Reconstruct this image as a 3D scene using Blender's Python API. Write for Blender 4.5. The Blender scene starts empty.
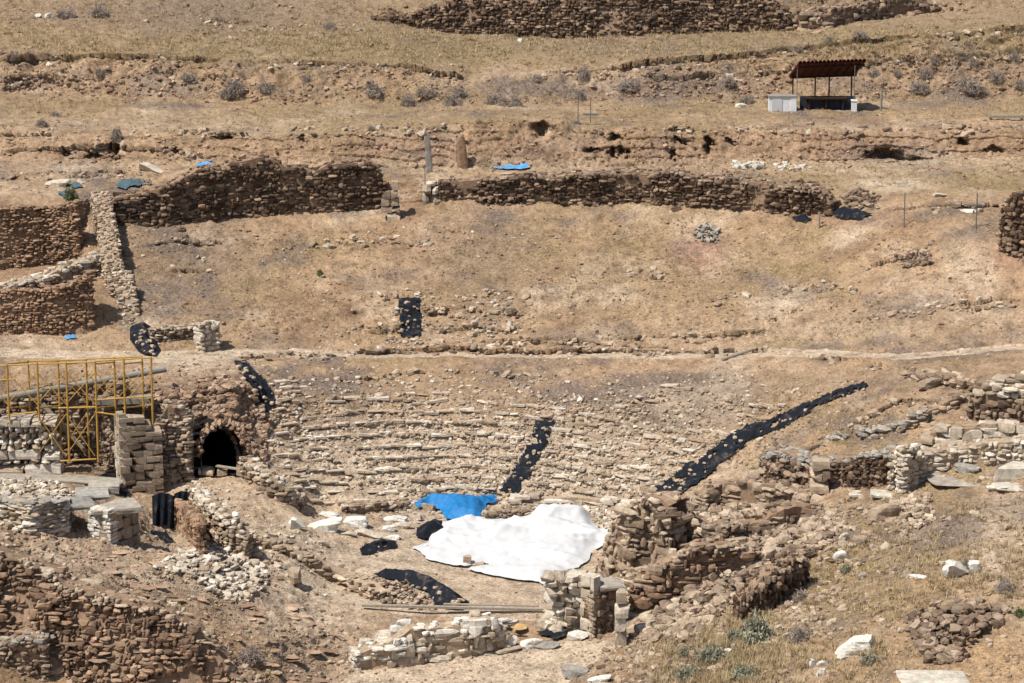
import bpy, math, random
import numpy as np
from mathutils import Vector
from mathutils.bvhtree import BVHTree

random.seed(7); RNG = np.random.default_rng(7)
C = bpy.context.scene
COL = C.collection

# ------------------------------------------------------------ camera, light, exposure
PITCH = math.radians(13.0); FPX = 2904.0; CAMZ = 40.0
cam_d = bpy.data.cameras.new('camera'); cam = bpy.data.objects.new('camera', cam_d); COL.objects.link(cam)
cam_d.sensor_width = 36.0; cam_d.lens = FPX / 1024 * 36.0
cam_d.clip_start = 1.0; cam_d.clip_end = 3000
cam.location = (0, 0, CAMZ); cam.rotation_euler = (math.radians(90) - PITCH, 0, 0)
C.camera = cam
SUN = np.array([-0.44, -0.27, 0.86]); SUN /= np.linalg.norm(SUN)
w = bpy.data.worlds.new('World'); C.world = w; w.use_nodes = True
nt = w.node_tree; sky = nt.nodes.new('ShaderNodeTexSky'); sky.sky_type = 'NISHITA'; sky.sun_disc = False
sky.sun_elevation = math.asin(SUN[2]); sky.sun_rotation = math.atan2(SUN[0], SUN[1])
sky.dust_density = 2.0; sky.altitude = 600
bg = nt.nodes['Background']; nt.links.new(sky.outputs[0], bg.inputs[0]); bg.inputs[1].default_value = 0.085
sd = bpy.data.lights.new('sun', 'SUN'); so = bpy.data.objects.new('sun', sd); COL.objects.link(so)
sd.energy = 4.1; sd.angle = math.radians(0.5); sd.color = (1.0, 0.955, 0.89)
so.rotation_euler = Vector(SUN).to_track_quat('Z', 'Y').to_euler(); so.location = (0, 100, 120)
vs = C.view_settings; vs.view_transform = 'Standard'; vs.look = 'None'; vs.gamma = 1.0; vs.use_curve_mapping = False
vs.exposure = 0.62

# ------------------------------------------------------------ helpers: camera geometry
def dep(v): return PITCH + np.arctan((np.asarray(v, float) - 341.5) / FPX)
def unproj(u, v, Y):
    """World point seen at pixel (u, v) that lies Y metres ahead of the camera."""
    u = np.asarray(u, float); v = np.asarray(v, float); Y = np.asarray(Y, float)
    a = (u - 512) / FPX; b = (341.5 - v) / FPX
    dy = math.cos(PITCH) + b * math.sin(PITCH); dz = -math.sin(PITCH) + b * math.cos(PITCH)
    t = Y / dy
    return np.stack([a * t, Y + 0 * a, CAMZ + dz * t], -1)

def _hash(ix, iy, iz, seed):
    h = (ix.astype(np.int64) * 374761393 + iy.astype(np.int64) * 668265263 + iz.astype(np.int64) * 2147483647 + seed * 974711) & 0xffffffff
    h = ((h ^ (h >> 13)) * 1274126177) & 0xffffffff
    h = ((h ^ (h >> 16)) * 2246822519) & 0xffffffff
    return ((h ^ (h >> 15)) & 0xffffff) / float(0xffffff)
def vnoise(P, f, seed=0):
    Q = P * f + 100.37; I = np.floor(Q); F = Q - I; F = F * F * (3 - 2 * F); I = I.astype(np.int64); r = 0
    for dx in (0, 1):
        wx = F[..., 0] if dx else 1 - F[..., 0]
        for dy in (0, 1):
            wy = F[..., 1] if dy else 1 - F[..., 1]
            for dz in (0, 1):
                wz = F[..., 2] if dz else 1 - F[..., 2]
                r = r + wx * wy * wz * _hash(I[..., 0] + dx, I[..., 1] + dy, I[..., 2] + dz, seed)
    return r * 2 - 1
def fbm(P, f, o=4, seed=0, g=0.5):
    r = 0; a = 1.0; s = 0
    for k in range(o):
        r = r + a * vnoise(P, f * 2.03 ** k, seed + k * 17); s += a; a *= g
    return r / s

# ------------------------------------------------------------ helpers: objects
def tag(o, label=None, cat=None, group=None, kind=None):
    if label: o['label'] = label
    if cat: o['category'] = cat
    if group: o['group'] = group
    if kind: o['kind'] = kind
    return o
def mesh_data(name, V, Fs, mats, MI=None, smooth=False):
    """V (n,3); Fs a list of face index arrays (m,3) or (m,4); MI matching lists of material indices."""
    me = bpy.data.meshes.new(name)
    V = np.asarray(V, np.float32); Fs = [np.asarray(f, np.int32) for f in Fs if len(f)]
    me.vertices.add(len(V)); me.vertices.foreach_set('co', V.ravel())
    idx = np.concatenate([f.ravel() for f in Fs]); tot = np.concatenate([np.full(len(f), f.shape[1], np.int32) for f in Fs])
    st = np.concatenate([[0], np.cumsum(tot)[:-1]]).astype(np.int32)
    me.loops.add(len(idx)); me.loops.foreach_set('vertex_index', idx)
    me.polygons.add(len(tot)); me.polygons.foreach_set('loop_start', st)
    for m in (mats if isinstance(mats, (list, tuple)) else [mats]): me.materials.append(m)
    if MI is not None: me.polygons.foreach_set('material_index', np.concatenate([np.asarray(m, np.int32) for m in MI if len(m)]))
    me.update(calc_edges=True); me.validate()
    me.shade_smooth() if smooth else me.shade_flat()
    return me
def mk(name, V, Fs, mats, parent=None, MI=None, smooth=False, label=None, cat=None, group=None, kind=None, origin=None):
    V = np.asarray(V, float)
    if parent is not None: org = np.array(parent['_o'])
    elif origin is not None: org = np.array(origin, float)
    else: org = np.array([(V[:, 0].min() + V[:, 0].max()) / 2, (V[:, 1].min() + V[:, 1].max()) / 2, V[:, 2].min()])
    me = mesh_data(name, V - org, Fs, mats, MI, smooth)
    o = bpy.data.objects.new(name, me); COL.objects.link(o)
    if parent is not None: o.parent = parent
    else: o.location = org
    o['_o'] = [float(q) for q in org]
    return tag(o, label, cat, group, kind)
def thing(name, loc, label, cat, group=None):
    o = bpy.data.objects.new(name, None); COL.objects.link(o); o.location = loc; o['_o'] = [float(q) for q in loc]
    o.empty_display_size = 0.3
    return tag(o, label, cat, group)

class MB:
    """collects boxes, tubes and stones and links them as ONE mesh"""
    def __init__(s): s.V = []; s.F = {3: [], 4: []}; s.M = {3: [], 4: []}; s.n = 0
    def raw(s, V, F, m=0):
        V = np.asarray(V, float); F = np.asarray(F, np.int32)
        s.V.append(V); s.F[F.shape[1]].append(F + s.n); s.M[F.shape[1]].append(np.full(len(F), m)); s.n += len(V)
    def box(s, c, d, rz=0.0, m=0, M=None):
        c = np.array(c, float); d = np.array(d, float) / 2
        q = np.array([[x, y, z] for x in (-1, 1) for y in (-1, 1) for z in (-1, 1)], float) * d
        if M is not None: q = q @ np.asarray(M).T
        if rz: q = q @ np.array([[math.cos(rz), math.sin(rz), 0], [-math.sin(rz), math.cos(rz), 0], [0, 0, 1]])
        s.raw(q + c, [[0, 1, 3, 2], [4, 6, 7, 5], [0, 4, 5, 1], [2, 3, 7, 6], [0, 2, 6, 4], [1, 5, 7, 3]], m)
    def tube(s, a, b, r, n=8, m=0, r2=None):
        a = np.array(a, float); b = np.array(b, float); t = b - a; t /= np.linalg.norm(t) + 1e-9
        k = np.array([0, 0, 1.0]) if abs(t[2]) < .9 else np.array([1.0, 0, 0])
        x = np.cross(t, k); x /= np.linalg.norm(x); y = np.cross(t, x); r2 = r if r2 is None else r2
        an = np.arange(n) * 2 * math.pi / n; ring = np.cos(an)[:, None] * x + np.sin(an)[:, None] * y
        i = np.arange(n); j = (i + 1) % n
        s.raw(np.concatenate([a + ring * r, b + ring * r2, [a], [b]]), np.stack([i, j, j + n, i + n], 1), m)
        s.F[3].append(np.concatenate([np.stack([j, i, 0 * i + 2 * n], 1), np.stack([i + n, j + n, 0 * i + 2 * n + 1], 1)]) + s.n - (2 * n + 2))
        s.M[3].append(np.full(2 * n, m))
    def stones(s, c, size, R, m=0, tpl=None, kind='rock'):
        """c (n,3), size (n,3) full sizes, R (n,3,3)"""
        c = np.asarray(c, float)
        if not len(c): return
        T, F = TPL[kind]; k = RNG.integers(0, len(T), len(c)); m = np.broadcast_to(m, (len(c),))
        P = T[k] * (np.asarray(size)[:, None, :] * .5)
        P = np.einsum('nij,nkj->nki', R, P) + c[:, None, :]
        nv = T.shape[1]; Fa = (F[None] + (np.arange(len(c)) * nv)[:, None, None]).reshape(-1, F.shape[1]) + s.n
        s.V.append(P.reshape(-1, 3)); s.F[F.shape[1]].append(Fa); s.M[F.shape[1]].append(np.repeat(m, len(F))); s.n += nv * len(c)
    def build(s, name, mats, parent=None, **k):
        Fs, Ms = [], []
        for q in (3, 4):
            if s.F[q]: Fs.append(np.concatenate(s.F[q])); Ms.append(np.concatenate(s.M[q]))
        return mk(name, np.concatenate(s.V), Fs, mats, parent, Ms, **k)

def rot(yaw, tx=None, ty=None):
    yaw = np.asarray(yaw, float); n = len(yaw); tx = np.zeros(n) if tx is None else tx; ty = np.zeros(n) if ty is None else ty
    cz, sz, cx, sx, cy, sy = np.cos(yaw), np.sin(yaw), np.cos(tx), np.sin(tx), np.cos(ty), np.sin(ty)
    o, z = np.ones(n), np.zeros(n)
    Z = np.stack([cz, -sz, z, sz, cz, z, z, z, o], -1).reshape(n, 3, 3)
    X = np.stack([o, z, z, z, cx, -sx, z, sx, cx], -1).reshape(n, 3, 3)
    Y = np.stack([cy, z, sy, z, o, z, -sy, z, cy], -1).reshape(n, 3, 3)
    return Z @ X @ Y
# stone templates: a subdivided cube pulled part way to a ball and cut by random planes
def _cube(n):
    g = np.linspace(-1, 1, n + 1); idx = {}; V = []; F = []
    def vi(p):
        k = tuple(np.round(p, 4))
        if k not in idx: idx[k] = len(V); V.append(p)
        return idx[k]
    for ax in range(3):
        for s in (-1, 1):
            for i in range(n):
                for j in range(n):
                    q = []
                    for (a, b) in ((i, j), (i + 1, j), (i + 1, j + 1), (i, j + 1)):
                        p = np.zeros(3); p[ax] = s; p[(ax + 1) % 3] = g[a]; p[(ax + 2) % 3] = g[b]; q.append(vi(p))
                    F.append(q if s > 0 else q[::-1])
    return np.array(V), np.array(F)
def _templates(n, count, rnd, cuts, jit, seed):
    V, F = _cube(n); r = np.random.default_rng(seed); out = []
    B = V / np.linalg.norm(V, axis=1)[:, None]
    for _ in range(count):
        P = V * (1 - rnd) + B * rnd * 1.12
        P = P * (1 + jit * fbm(V * 1.0 + r.random(3) * 50, 1.3, 2)[:, None] * 1.6)
        for _c in range(cuts):
            nn = r.normal(size=3); nn /= np.linalg.norm(nn); d = r.uniform(.62, .95)
            P = P - np.maximum(0, P @ nn - d)[:, None] * nn
        out.append(P)
    return np.array(out), F
TPL = {'rock': _templates(2, 14, .55, 5, .22, 1), 'block': _templates(3, 8, .10, 2, .05, 2),
       'ashlar': _templates(3, 6, .05, 1, .025, 5), 'boulder': _templates(6, 8, .55, 9, .25, 3), 'chip': _templates(1, 10, .2, 2, .3, 4)}

# ------------------------------------------------------------ materials
def hexc(s):
    s = s.lstrip('#'); c = [int(s[i:i + 2], 16) / 255 for i in (0, 2, 4)]
    return tuple((x / 12.92 if x <= .04045 else ((x + .055) / 1.055) ** 2.4) for x in c) + (1,)
def new_mat(name, rough=.95, spec=.15):
    m = bpy.data.materials.new(name); m.use_nodes = True; b = m.node_tree.nodes['Principled BSDF']
    b.inputs['Roughness'].default_value = rough; b.inputs['Specular IOR Level'].default_value = spec
    return m, m.node_tree, b
def N(nt, t, **k):
    n = nt.nodes.new(t)
    for a, v in k.items():
        if a in n.inputs.keys() if isinstance(a, str) else False: n.inputs[a].default_value = v
        else: setattr(n, a, v)
    return n
def noise(nt, co, scale, detail=5, rough=.6, dist=0):
    n = nt.nodes.new('ShaderNodeTexNoise'); n.inputs['Scale'].default_value = scale; n.inputs['Detail'].default_value = detail
    n.inputs['Roughness'].default_value = rough; n.inputs['Distortion'].default_value = dist; nt.links.new(co, n.inputs['Vector']); return n.outputs['Fac']
def ramp(nt, fac, stops, interp='LINEAR'):
    r = nt.nodes.new('ShaderNodeValToRGB'); e = r.color_ramp; e.interpolation = interp
    while len(e.elements) < len(stops): e.elements.new(.5)
    for q, (p, c) in zip(e.elements, stops): q.position = p; q.color = c if len(c) == 4 else tuple(c) + (1,)
    nt.links.new(fac, r.inputs['Fac']); return r.outputs['Color']
def mix(nt, fac, a, b, mode='MIX'):
    m = nt.nodes.new('ShaderNodeMix'); m.data_type = 'RGBA'; m.blend_type = mode
    for s, v in ((0, fac), (6, a), (7, b)):
        if hasattr(v, 'is_linked'): nt.links.new(v, m.inputs[s])
        else: m.inputs[s].default_value = v
    return m.outputs[2]
def bump(nt, b, h, strength=.6, dist=.05):
    n = nt.nodes.new('ShaderNodeBump'); n.inputs['Strength'].default_value = strength; n.inputs['Distance'].default_value = dist
    nt.links.new(h, n.inputs['Height']); nt.links.new(n.outputs[0], b.inputs['Normal'])
def g1(v): return (v, v, v, 1)
def stone_mat(name, cols, fine=1.0):
    """each stone of the mesh takes its own tone from cols, mottled and pitted"""
    m, nt, b = new_mat(name); co = nt.nodes.new('ShaderNodeTexCoord').outputs['Object']; ge = nt.nodes.new('ShaderNodeNewGeometry')
    k = len(cols); base = ramp(nt, ge.outputs['Random Per Island'], [(i / (k - 1), hexc(c)) for i, c in enumerate(cols)])
    n1 = noise(nt, co, 4 * fine, 5, .65); n2 = noise(nt, co, 17 * fine, 4, .7); n0 = noise(nt, co, .45, 3, .6)
    c = mix(nt, 1.0, base, ramp(nt, n1, [(.3, g1(.62)), (.7, g1(1.18))]), 'MULTIPLY')
    c = mix(nt, 1.0, c, ramp(nt, n2, [(.3, g1(.72)), (.62, g1(1.12))]), 'MULTIPLY')
    c = mix(nt, 1.0, c, ramp(nt, n0, [(.35, g1(.86)), (.65, g1(1.08))]), 'MULTIPLY')
    nt.links.new(c, b.inputs['Base Color']); bump(nt, b, n2, .8, .04); return m
def plain_mat(name, c1, c2=None, scale=3, rough=.8, spec=.2, metal=0, bs=.3, bd=.02):
    m, nt, b = new_mat(name, rough, spec); co = nt.nodes.new('ShaderNodeTexCoord').outputs['Object']
    n1 = noise(nt, co, scale, 5, .65)
    nt.links.new(ramp(nt, n1, [(.3, hexc(c1)), (.7, hexc(c2 or c1))]), b.inputs['Base Color'])
    b.inputs['Metallic'].default_value = metal; bump(nt, b, noise(nt, co, scale * 6, 4), bs, bd); return m

def dusty(name, c1, c2, c3):
    m, nt, b = new_mat(name, .9, .1); co = nt.nodes.new('ShaderNodeTexCoord').outputs['Object']; n1 = noise(nt, co, 1.6, 7, .72, .6)
    nt.links.new(ramp(nt, n1, [(.35, hexc(c1)), (.56, hexc(c2)), (.66, hexc(c3)), (.8, hexc(c3))]), b.inputs['Base Color']); bump(nt, b, noise(nt, co, 9, 5, .7), .7, .06); return m
def soil_mat():
    m, nt, b = new_mat('dry_soil', 1.0, .05); L = nt.links
    co = nt.nodes.new('ShaderNodeTexCoord').outputs['Object']
    at = nt.nodes.new('ShaderNodeAttribute'); at.attribute_name = 'wt'; sp = nt.nodes.new('ShaderNodeSeparateColor'); L.new(at.outputs['Color'], sp.inputs[0])
    at2 = nt.nodes.new('ShaderNodeAttribute'); at2.attribute_name = 'wt2'; sp2 = nt.nodes.new('ShaderNodeSeparateColor'); L.new(at2.outputs['Color'], sp2.inputs[0])
    big = noise(nt, co, .22, 5, .6, .4); mid = noise(nt, co, 1.3, 6, .68); fin = noise(nt, co, 7, 5, .72); spk = noise(nt, co, 26, 3, .7)
    c = ramp(nt, big, [(.32, hexc('#9a7d62')), (.5, hexc('#b79a7b')), (.68, hexc('#a88a6c'))])
    def over(c, w, col1, col2, nz):
        """colour laid over c where the painted ground-cover weight is high, broken up by noise"""
        t = ramp(nt, nz, [(.35, hexc(col1)), (.65, hexc(col2))])
        a = nt.nodes.new('ShaderNodeMath'); a.operation = 'MULTIPLY_ADD'; L.new(mid, a.inputs[0]); a.inputs[1].default_value = 1.6; a.inputs[2].default_value = -.8
        s = nt.nodes.new('ShaderNodeMath'); s.operation = 'ADD'; L.new(w, s.inputs[0]); 
        mu = nt.nodes.new('ShaderNodeMath'); mu.operation = 'MULTIPLY'; L.new(a.outputs[0], mu.inputs[0]); L.new(w, mu.inputs[1]); L.new(mu.outputs[0], s.inputs[1]); s.use_clamp = True
        return mix(nt, s.outputs[0], c, t)
    c = over(c, sp.outputs[0], '#8c7757', '#a68f69', fin)      # dry grass
    c = over(c, sp.outputs[2], '#77685b', '#8d7c6e', fin)      # grey lichen crust
    c = over(c, sp2.outputs[0], '#9c7460', '#a98470', fin)     # red earth
    c = over(c, sp2.outputs[1], '#6c5440', '#87694f', fin)     # dark brown earth
    c = over(c, sp.outputs[1], '#c2ab90', '#d3bfa5', fin)      # pale bare dust
    c = over(c, sp2.outputs[2], '#b4946e', '#c0a17c', fin)     # orange sand
    c = mix(nt, 1.0, c, ramp(nt, mid, [(.34, g1(.66)), (.5, g1(1.0)), (.66, g1(1.18))]), 'MULTIPLY')
    c = mix(nt, 1.0, c, ramp(nt, fin, [(.32, g1(.48)), (.45, g1(.95)), (.68, g1(1.25))]), 'MULTIPLY')
    c = mix(nt, 1.0, c, ramp(nt, spk, [(.34, g1(.55)), (.56, g1(1.1))]), 'MULTIPLY')
    L.new(c, b.inputs['Base Color'])
    s = nt.nodes.new('ShaderNodeMath'); s.operation = 'ADD'; L.new(fin, s.inputs[0]); L.new(spk, s.inputs[1]); bump(nt, b, s.outputs[0], 1.0, .09)
    return m
SOIL = soil_mat()
M = dict(
    brown=stone_mat('brown_rubble', ['#6a5848', '#937d69', '#77644f', '#a8937c', '#857060', '#5b4a3d', '#b5a28b']),
    dark=stone_mat('dark_rubble', ['#45372c', '#6b5442', '#554336', '#8f7761', '#4c3d32', '#a58c73', '#3a2f27', '#765f4d']),
    mixed=stone_mat('mixed_rubble', ['#927e69', '#b5a089', '#806d5b', '#c4b39b', '#a08b74', '#6b5a4a', '#ad977e', '#bba78f']),
    strewn=stone_mat('strewn_limestone', ['#a58f77', '#b8a38b', '#9b866f', '#c7b7a1', '#ad9880', '#8d7963', '#d0c4b1', '#b39e86']),
    clod=stone_mat('soil_clods', ['#927861', '#a98d74', '#866c57', '#b59a82', '#9c8069', '#705a49']),
    pale=stone_mat('pale_limestone', ['#bcae9a', '#cfc3b0', '#ad9c86', '#d8cebe', '#c0b09a', '#9f8d76', '#b3a48f']),
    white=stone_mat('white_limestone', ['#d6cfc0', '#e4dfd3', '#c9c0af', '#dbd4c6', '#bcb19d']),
    grey=stone_mat('lichen_grey_stone', ['#8f897f', '#a8a296', '#827a70', '#b0a899', '#9a8f80']),
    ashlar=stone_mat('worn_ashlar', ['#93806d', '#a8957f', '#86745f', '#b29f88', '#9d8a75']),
    orange=stone_mat('orange_rubble', ['#94775f', '#7f6550', '#a5896f', '#6d5746', '#b2977d', '#5d4b3d', '#8f765f']),
    mud=stone_mat('mud_mortar', ['#87705a', '#9a8068']), mudpale=stone_mat('pale_mortar', ['#a38d74', '#b09b82']),
    earth=stone_mat('mudbrick_earth', ['#8d715a', '#a28469', '#7e634d', '#ad8f73', '#6d5544']),
    black=dusty('black_geotextile', '#121419', '#202329', '#5b5045'), bluefade=dusty('faded_blue_plastic', '#3f79a8', '#5b92bd', '#9a9288'),
    tarp=plain_mat('white_sheet', '#b2b1af', '#bfbebb', 2, .6, .3, bs=.25, bd=.03),
    blue=plain_mat('blue_plastic', '#0d5c94', '#2578ad', 4, .6, .3, bs=.5, bd=.05),
    teal=plain_mat('teal_net', '#34464a', '#52646a', 4, .8),
    yellow=plain_mat('yellow_painted_steel', '#98752f', '#b88e40', 5, .5, .4),
    steel=plain_mat('galvanised_steel', '#6a6a66', '#7c7a74', 5, .5, .5, .4),
    wood=plain_mat('weathered_wood', '#7d7263', '#a09584', 9, .9), woodb=plain_mat('brown_wood', '#2e1e15', '#40291c', 9, .9),
    rust=plain_mat('brown_red_roof', '#451d12', '#5a281a', 6, .8), whitew=plain_mat('whitewashed_wall', '#c9c9c6', '#dedddb', 3, .8),
    bluew=plain_mat('blue_grey_wall', '#25262c', '#383a42', 4, .8), conc=plain_mat('concrete', '#77726a', '#8d877d', 3, .9),
    grass=stone_mat('dry_grass', ['#ab9671', '#c2ac84', '#b49e78', '#928061']), twig=stone_mat('grey_brown_twigs', ['#8d8075', '#a8998b', '#988a7c', '#b5a798']),
    sage=stone_mat('sage_leaves', ['#8b8a72', '#a5a28a', '#98957c']), green=stone_mat('green_leaves', ['#5d6540', '#72784e', '#7b8058']),
    yellowbag=plain_mat('yellow_plastic', '#a88858', '#b8986a', 5, .6), shade=plain_mat('tunnel_shade', '#17120f', '#221a15', 4, .95))  # shade: near-black, the darkness inside the tunnel is put into the colour
# ------------------------------------------------------------ terrain: lines of known ground, far to near, each (u, v, distance)
LN = [
 [(-300,-420,330),(1300,-420,330)],
 [(-300,-150,232),(1300,-150,232)],
 [(-300,-25,206),(0,-12,204),(375,5,201.5),(460,-8,200),(780,-8,200),(930,-8,202),(1300,-25,206)],
 [(-300,0,203),(0,6,202),(375,17,199.6),(460,34,198),(600,38,197.6),(780,30,198),(930,12,200),(1300,-5,203)],
 [(-300,48,186),(0,50,186),(150,57,186),(256,61,186),(400,65,186),(470,80,186),(560,68,186),(640,66,186),(700,58,186.5),(770,48,187),(850,38,188),(1024,28,189),(1300,26,189)],
 [(-300,90,182.5),(0,93,182.5),(256,103,182),(470,107,182),(640,102,182),(1024,98,182.5),(1300,98,183)],
 [(-300,133,170),(0,133,170),(100,138,170),(230,134,169.6),(400,131,169.6),(462,124,169.6),(474,119,169.4),(566,119,169.4),(576,126,169.6),(640,129,169.6),(770,130,169.6),(1024,130,169.6),(1300,130,169.6)],
 [(-300,158,168.3),(0,158,168.3),(200,166,168),(400,170,168),(480,168,168),(640,167,168),(830,163,168.3),(1024,160,168.5),(1300,160,168.5)],
 [(-300,205,158),(0,205,158.3),(78,205,159),(86,196,161),(100,200,161.5),(170,190,163),(250,178,164),(340,176,164.5),(385,180,164.5),(440,183,163.7),(640,184,163.5),(800,192,162),(830,196,161),(900,200,157),(1024,205,154),(1300,200,140)],
 [(-300,268,157.3),(0,268,157.3),(76,262,158),(88,222,159),(100,222,159.5),(180,225,160),(250,216,162),(385,207,163),(440,200,163),(640,203,163),(828,216,159),(900,224,154),(1024,248,148),(1300,250,130)],
 [(-300,285,153.5),(0,285,153.5),(100,283,154),(256,280,156),(512,275,156),(768,280,154),(896,285,148),(1024,300,144),(1300,300,125)],
 [(-300,292,151),(0,293,151),(88,300,150.8),(100,303,151),(160,305,152),(512,310,152.6),(768,312,150),(896,318,145),(1024,322,142),(1300,320,122)],
 [(-300,335,149.7),(0,335,149.7),(86,335,149.3),(100,325,150),(160,325,150.4),(400,340,150.3),(512,344,150.1),(768,340,148.3),(896,345,142.5),(1024,336,140.6),(1300,330,121)],
 [(-300,348,147.5),(0,350,147.2),(130,352,147),(256,349,149),(400,353,149.2),(512,353,149),(640,352,148.8),(768,348,147),(896,355,141.6),(1024,344,139.8),(1300,340,120)],
 [(-300,355,146),(0,358,145.5),(160,364,144.5),(200,362,145.5),(256,356,147.3),(400,358,147.6),(512,358,147.6),(640,358,147.2),(768,356,145),(896,362,140),(1024,350,138.5),(1300,350,119)],
 [(-300,365,144),(0,366,144),(98,372,143),(112,392,139),(160,390,138),(200,384,138.4),(236,384,138.6),(262,388,141),(300,392,142),(430,395,143),(600,395,143.2),(700,392,142.5),(768,394,141),(865,392,137),(896,396,134),(970,390,132.8),(1024,384,132.5),(1300,380,115)],
 [(-300,462,138),(0,463,137.6),(98,464,137.6),(120,480,136.4),(160,488,135.2),(190,478,135.4),(250,472,135.6),(262,467,136.3),(300,472,137.3),(350,484,137.5),(430,500,137.2),(512,503,137),(620,500,136.8),(650,497,136.5),(700,478,136.5),(768,458,136),(896,436,129.6),(970,427,127.5),(1024,424,126.8),(1300,425,108)],
 [(-300,490,127),(0,496,127.3),(70,503,127),(130,528,126.5),(150,530,129),(175,535,129.5),(200,512,131),(256,520,130),(300,530,129.5),(350,540,130),(430,545,130.6),(600,545,130.6),(640,532,128.5),(700,508,130),(768,497,129),(896,482,124.4),(1024,488,120.7),(1300,488,103)],
 [(-300,540,117),(0,540,118),(128,575,117.4),(200,568,119.6),(290,565,124.5),(330,582,125.4),(430,590,124.3),(560,590,124.3),(600,588,124),(640,580,121.5),(700,562,121),(768,560,119),(896,560,115),(1024,560,112),(1300,560,95)],
 [(-300,545,114),(0,549,114),(100,592,113.6),(190,634,113),(256,645,113.5),(330,628,117.7),(430,630,119),(560,625,118.5),(630,640,115.5),(700,640,111.5),(768,640,110.5),(896,640,106),(1024,640,104.5),(1300,640,88)],
 [(-300,760,107.5),(0,750,107.5),(100,730,108.5),(190,705,110),(256,700,110.8),(330,690,113),(430,690,112.7),(560,690,112.3),(630,690,109.5),(768,690,105),(896,690,101.5),(1024,690,100),(1300,690,84)],
 [(-300,1000,86),(512,1000,86),(1024,1000,79),(1300,1000,74)],
 [(-300,2400,38),(1300,2400,38)],
]
def smoothstep(t): return t * t * (3 - 2 * t)
US = np.concatenate([np.linspace(-420, -25, 60), np.arange(-22, 1046, 1.7), np.linspace(1050, 1450, 60)])
lines = []
for L in LN:
    L = np.array(L, float); uu = np.clip(US, L[0, 0], L[-1, 0])
    v = np.interp(uu, L[:, 0], L[:, 1]); y = np.interp(uu, L[:, 0], L[:, 2])
    lines.append((v, y))
rowsV, rowsY, rowT = [], [], []
for k in range(len(lines) - 1):
    (v0, y0), (v1, y1) = lines[k], lines[k + 1]
    gap = np.abs(v1 - v0)[60:-60].max(); inside = k >= 2 and k <= 19
    n = max(3, int(gap / 1.35)) if inside else 10
    for q in range(n):
        t = q / n; rowsV.append(v0 * (1 - t) + v1 * t); rowsY.append(y0 * (1 - t) + y1 * t); rowT.append(k + t)
rowsV.append(lines[-1][0]); rowsY.append(lines[-1][1]); rowT.append(len(lines) - 1)
GV = np.array(rowsV); GY = np.array(rowsY); rowT = np.array(rowT)
# soften the creases between lines along the distance and across
def blur(A, ax, n, core):
    for _ in range(n):
        B = A.copy()
        s0 = [slice(None)] * 2; s1 = [slice(None)] * 2; s2 = [slice(None)] * 2
        s0[ax] = slice(0, -2); s1[ax] = slice(1, -1); s2[ax] = slice(2, None)
        B[tuple(s1)] = (A[tuple(s0)] + 2 * A[tuple(s1)] + A[tuple(s2)]) / 4; A = B
    return A
GV = blur(GV, 1, 6, None); GY = blur(GY, 1, 6, None); GY = blur(GY, 0, 3, None)
GU = np.broadcast_to(US, GV.shape)
S = unproj(GU, GV, GY)
NR, NC = GV.shape
du = np.gradient(S, axis=1); dv = np.gradient(S, axis=0)
NRM = np.cross(du, dv); NRM /= np.linalg.norm(NRM, axis=2, keepdims=True) + 1e-9
NRM *= np.where(NRM[..., 2:3] < 0, -1, 1)
steep = np.clip((0.93 - NRM[..., 2]) / .35, 0, 1)
def ell(cu, cv, ru, rv, p=1.0, U=None, V_=None):
    U = GU if U is None else U; V_ = GV if V_ is None else V_
    return np.exp(-(((U - cu) / ru) ** 2 + ((V_ - cv) / rv) ** 2) ** p)
def band(v0, v1, soft=6, U=None):
    return 1 / (1 + np.exp(-(GV - v0) / soft)) * 1 / (1 + np.exp((GV - v1) / soft))
def polymask(poly, U, Vv):
    ins = np.zeros(U.shape, bool); n = len(poly)
    for i in range(n):
        x0, y0 = poly[i]; x1, y1 = poly[(i + 1) % n]
        c = ((y0 > Vv) != (y1 > Vv)) & (U < (x1 - x0) * (Vv - y0) / ((y1 - y0) if y1 != y0 else 1e-9) + x0); ins ^= c
    return ins
def inband(k0, k1): return ((rowT >= k0) & (rowT < k1))[:, None] & np.ones((1, NC), bool)
ORCH = [(372,532),(400,512),(600,512),(640,540),(600,585),(560,600),(545,622),(400,614),(330,604),(296,580),(288,566),(330,560),(365,555)]
LOWPATH = [(340,683),(352,672),(500,652),(560,640),(628,640),(600,660),(560,690),(560,720),(300,720)]
smooth_area = np.clip(polymask(ORCH, GU, GV) * 1.0 + polymask(LOWPATH, GU, GV) * .8 + inband(13, 14) * 1.0, 0, 1)
smooth_area = blur(blur(smooth_area, 0, 3, None), 1, 3, None)
rough_area = np.clip(ell(90, 570, 260, 90) * .3 + ell(720, 540, 110, 70) + ell(220, 420, 50, 60), 0, 1)
big = fbm(S, .16, 3, 11); md = fbm(S, .55, 3, 12); sm = fbm(S, 1.9, 4, 13, .6)
fn = fbm(S, 5.5, 2, 15, .6)
ridge = 1 - np.abs(fbm(S * np.array([1, .6, 2.2]), .8, 4, 14, .6)) * 2
ch = fbm(S, 11.0, 2, 16, .6)
bank = inband(4.0, 5.0) * np.sin(np.clip(rowT - 4, 0, 1) * math.pi)[:, None] + .5 * ell(150, 20, 200, 25)
cut = inband(6.0, 7.0) * np.sin(np.clip(rowT - 6, 0, 1) * math.pi)[:, None] ** .5
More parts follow.
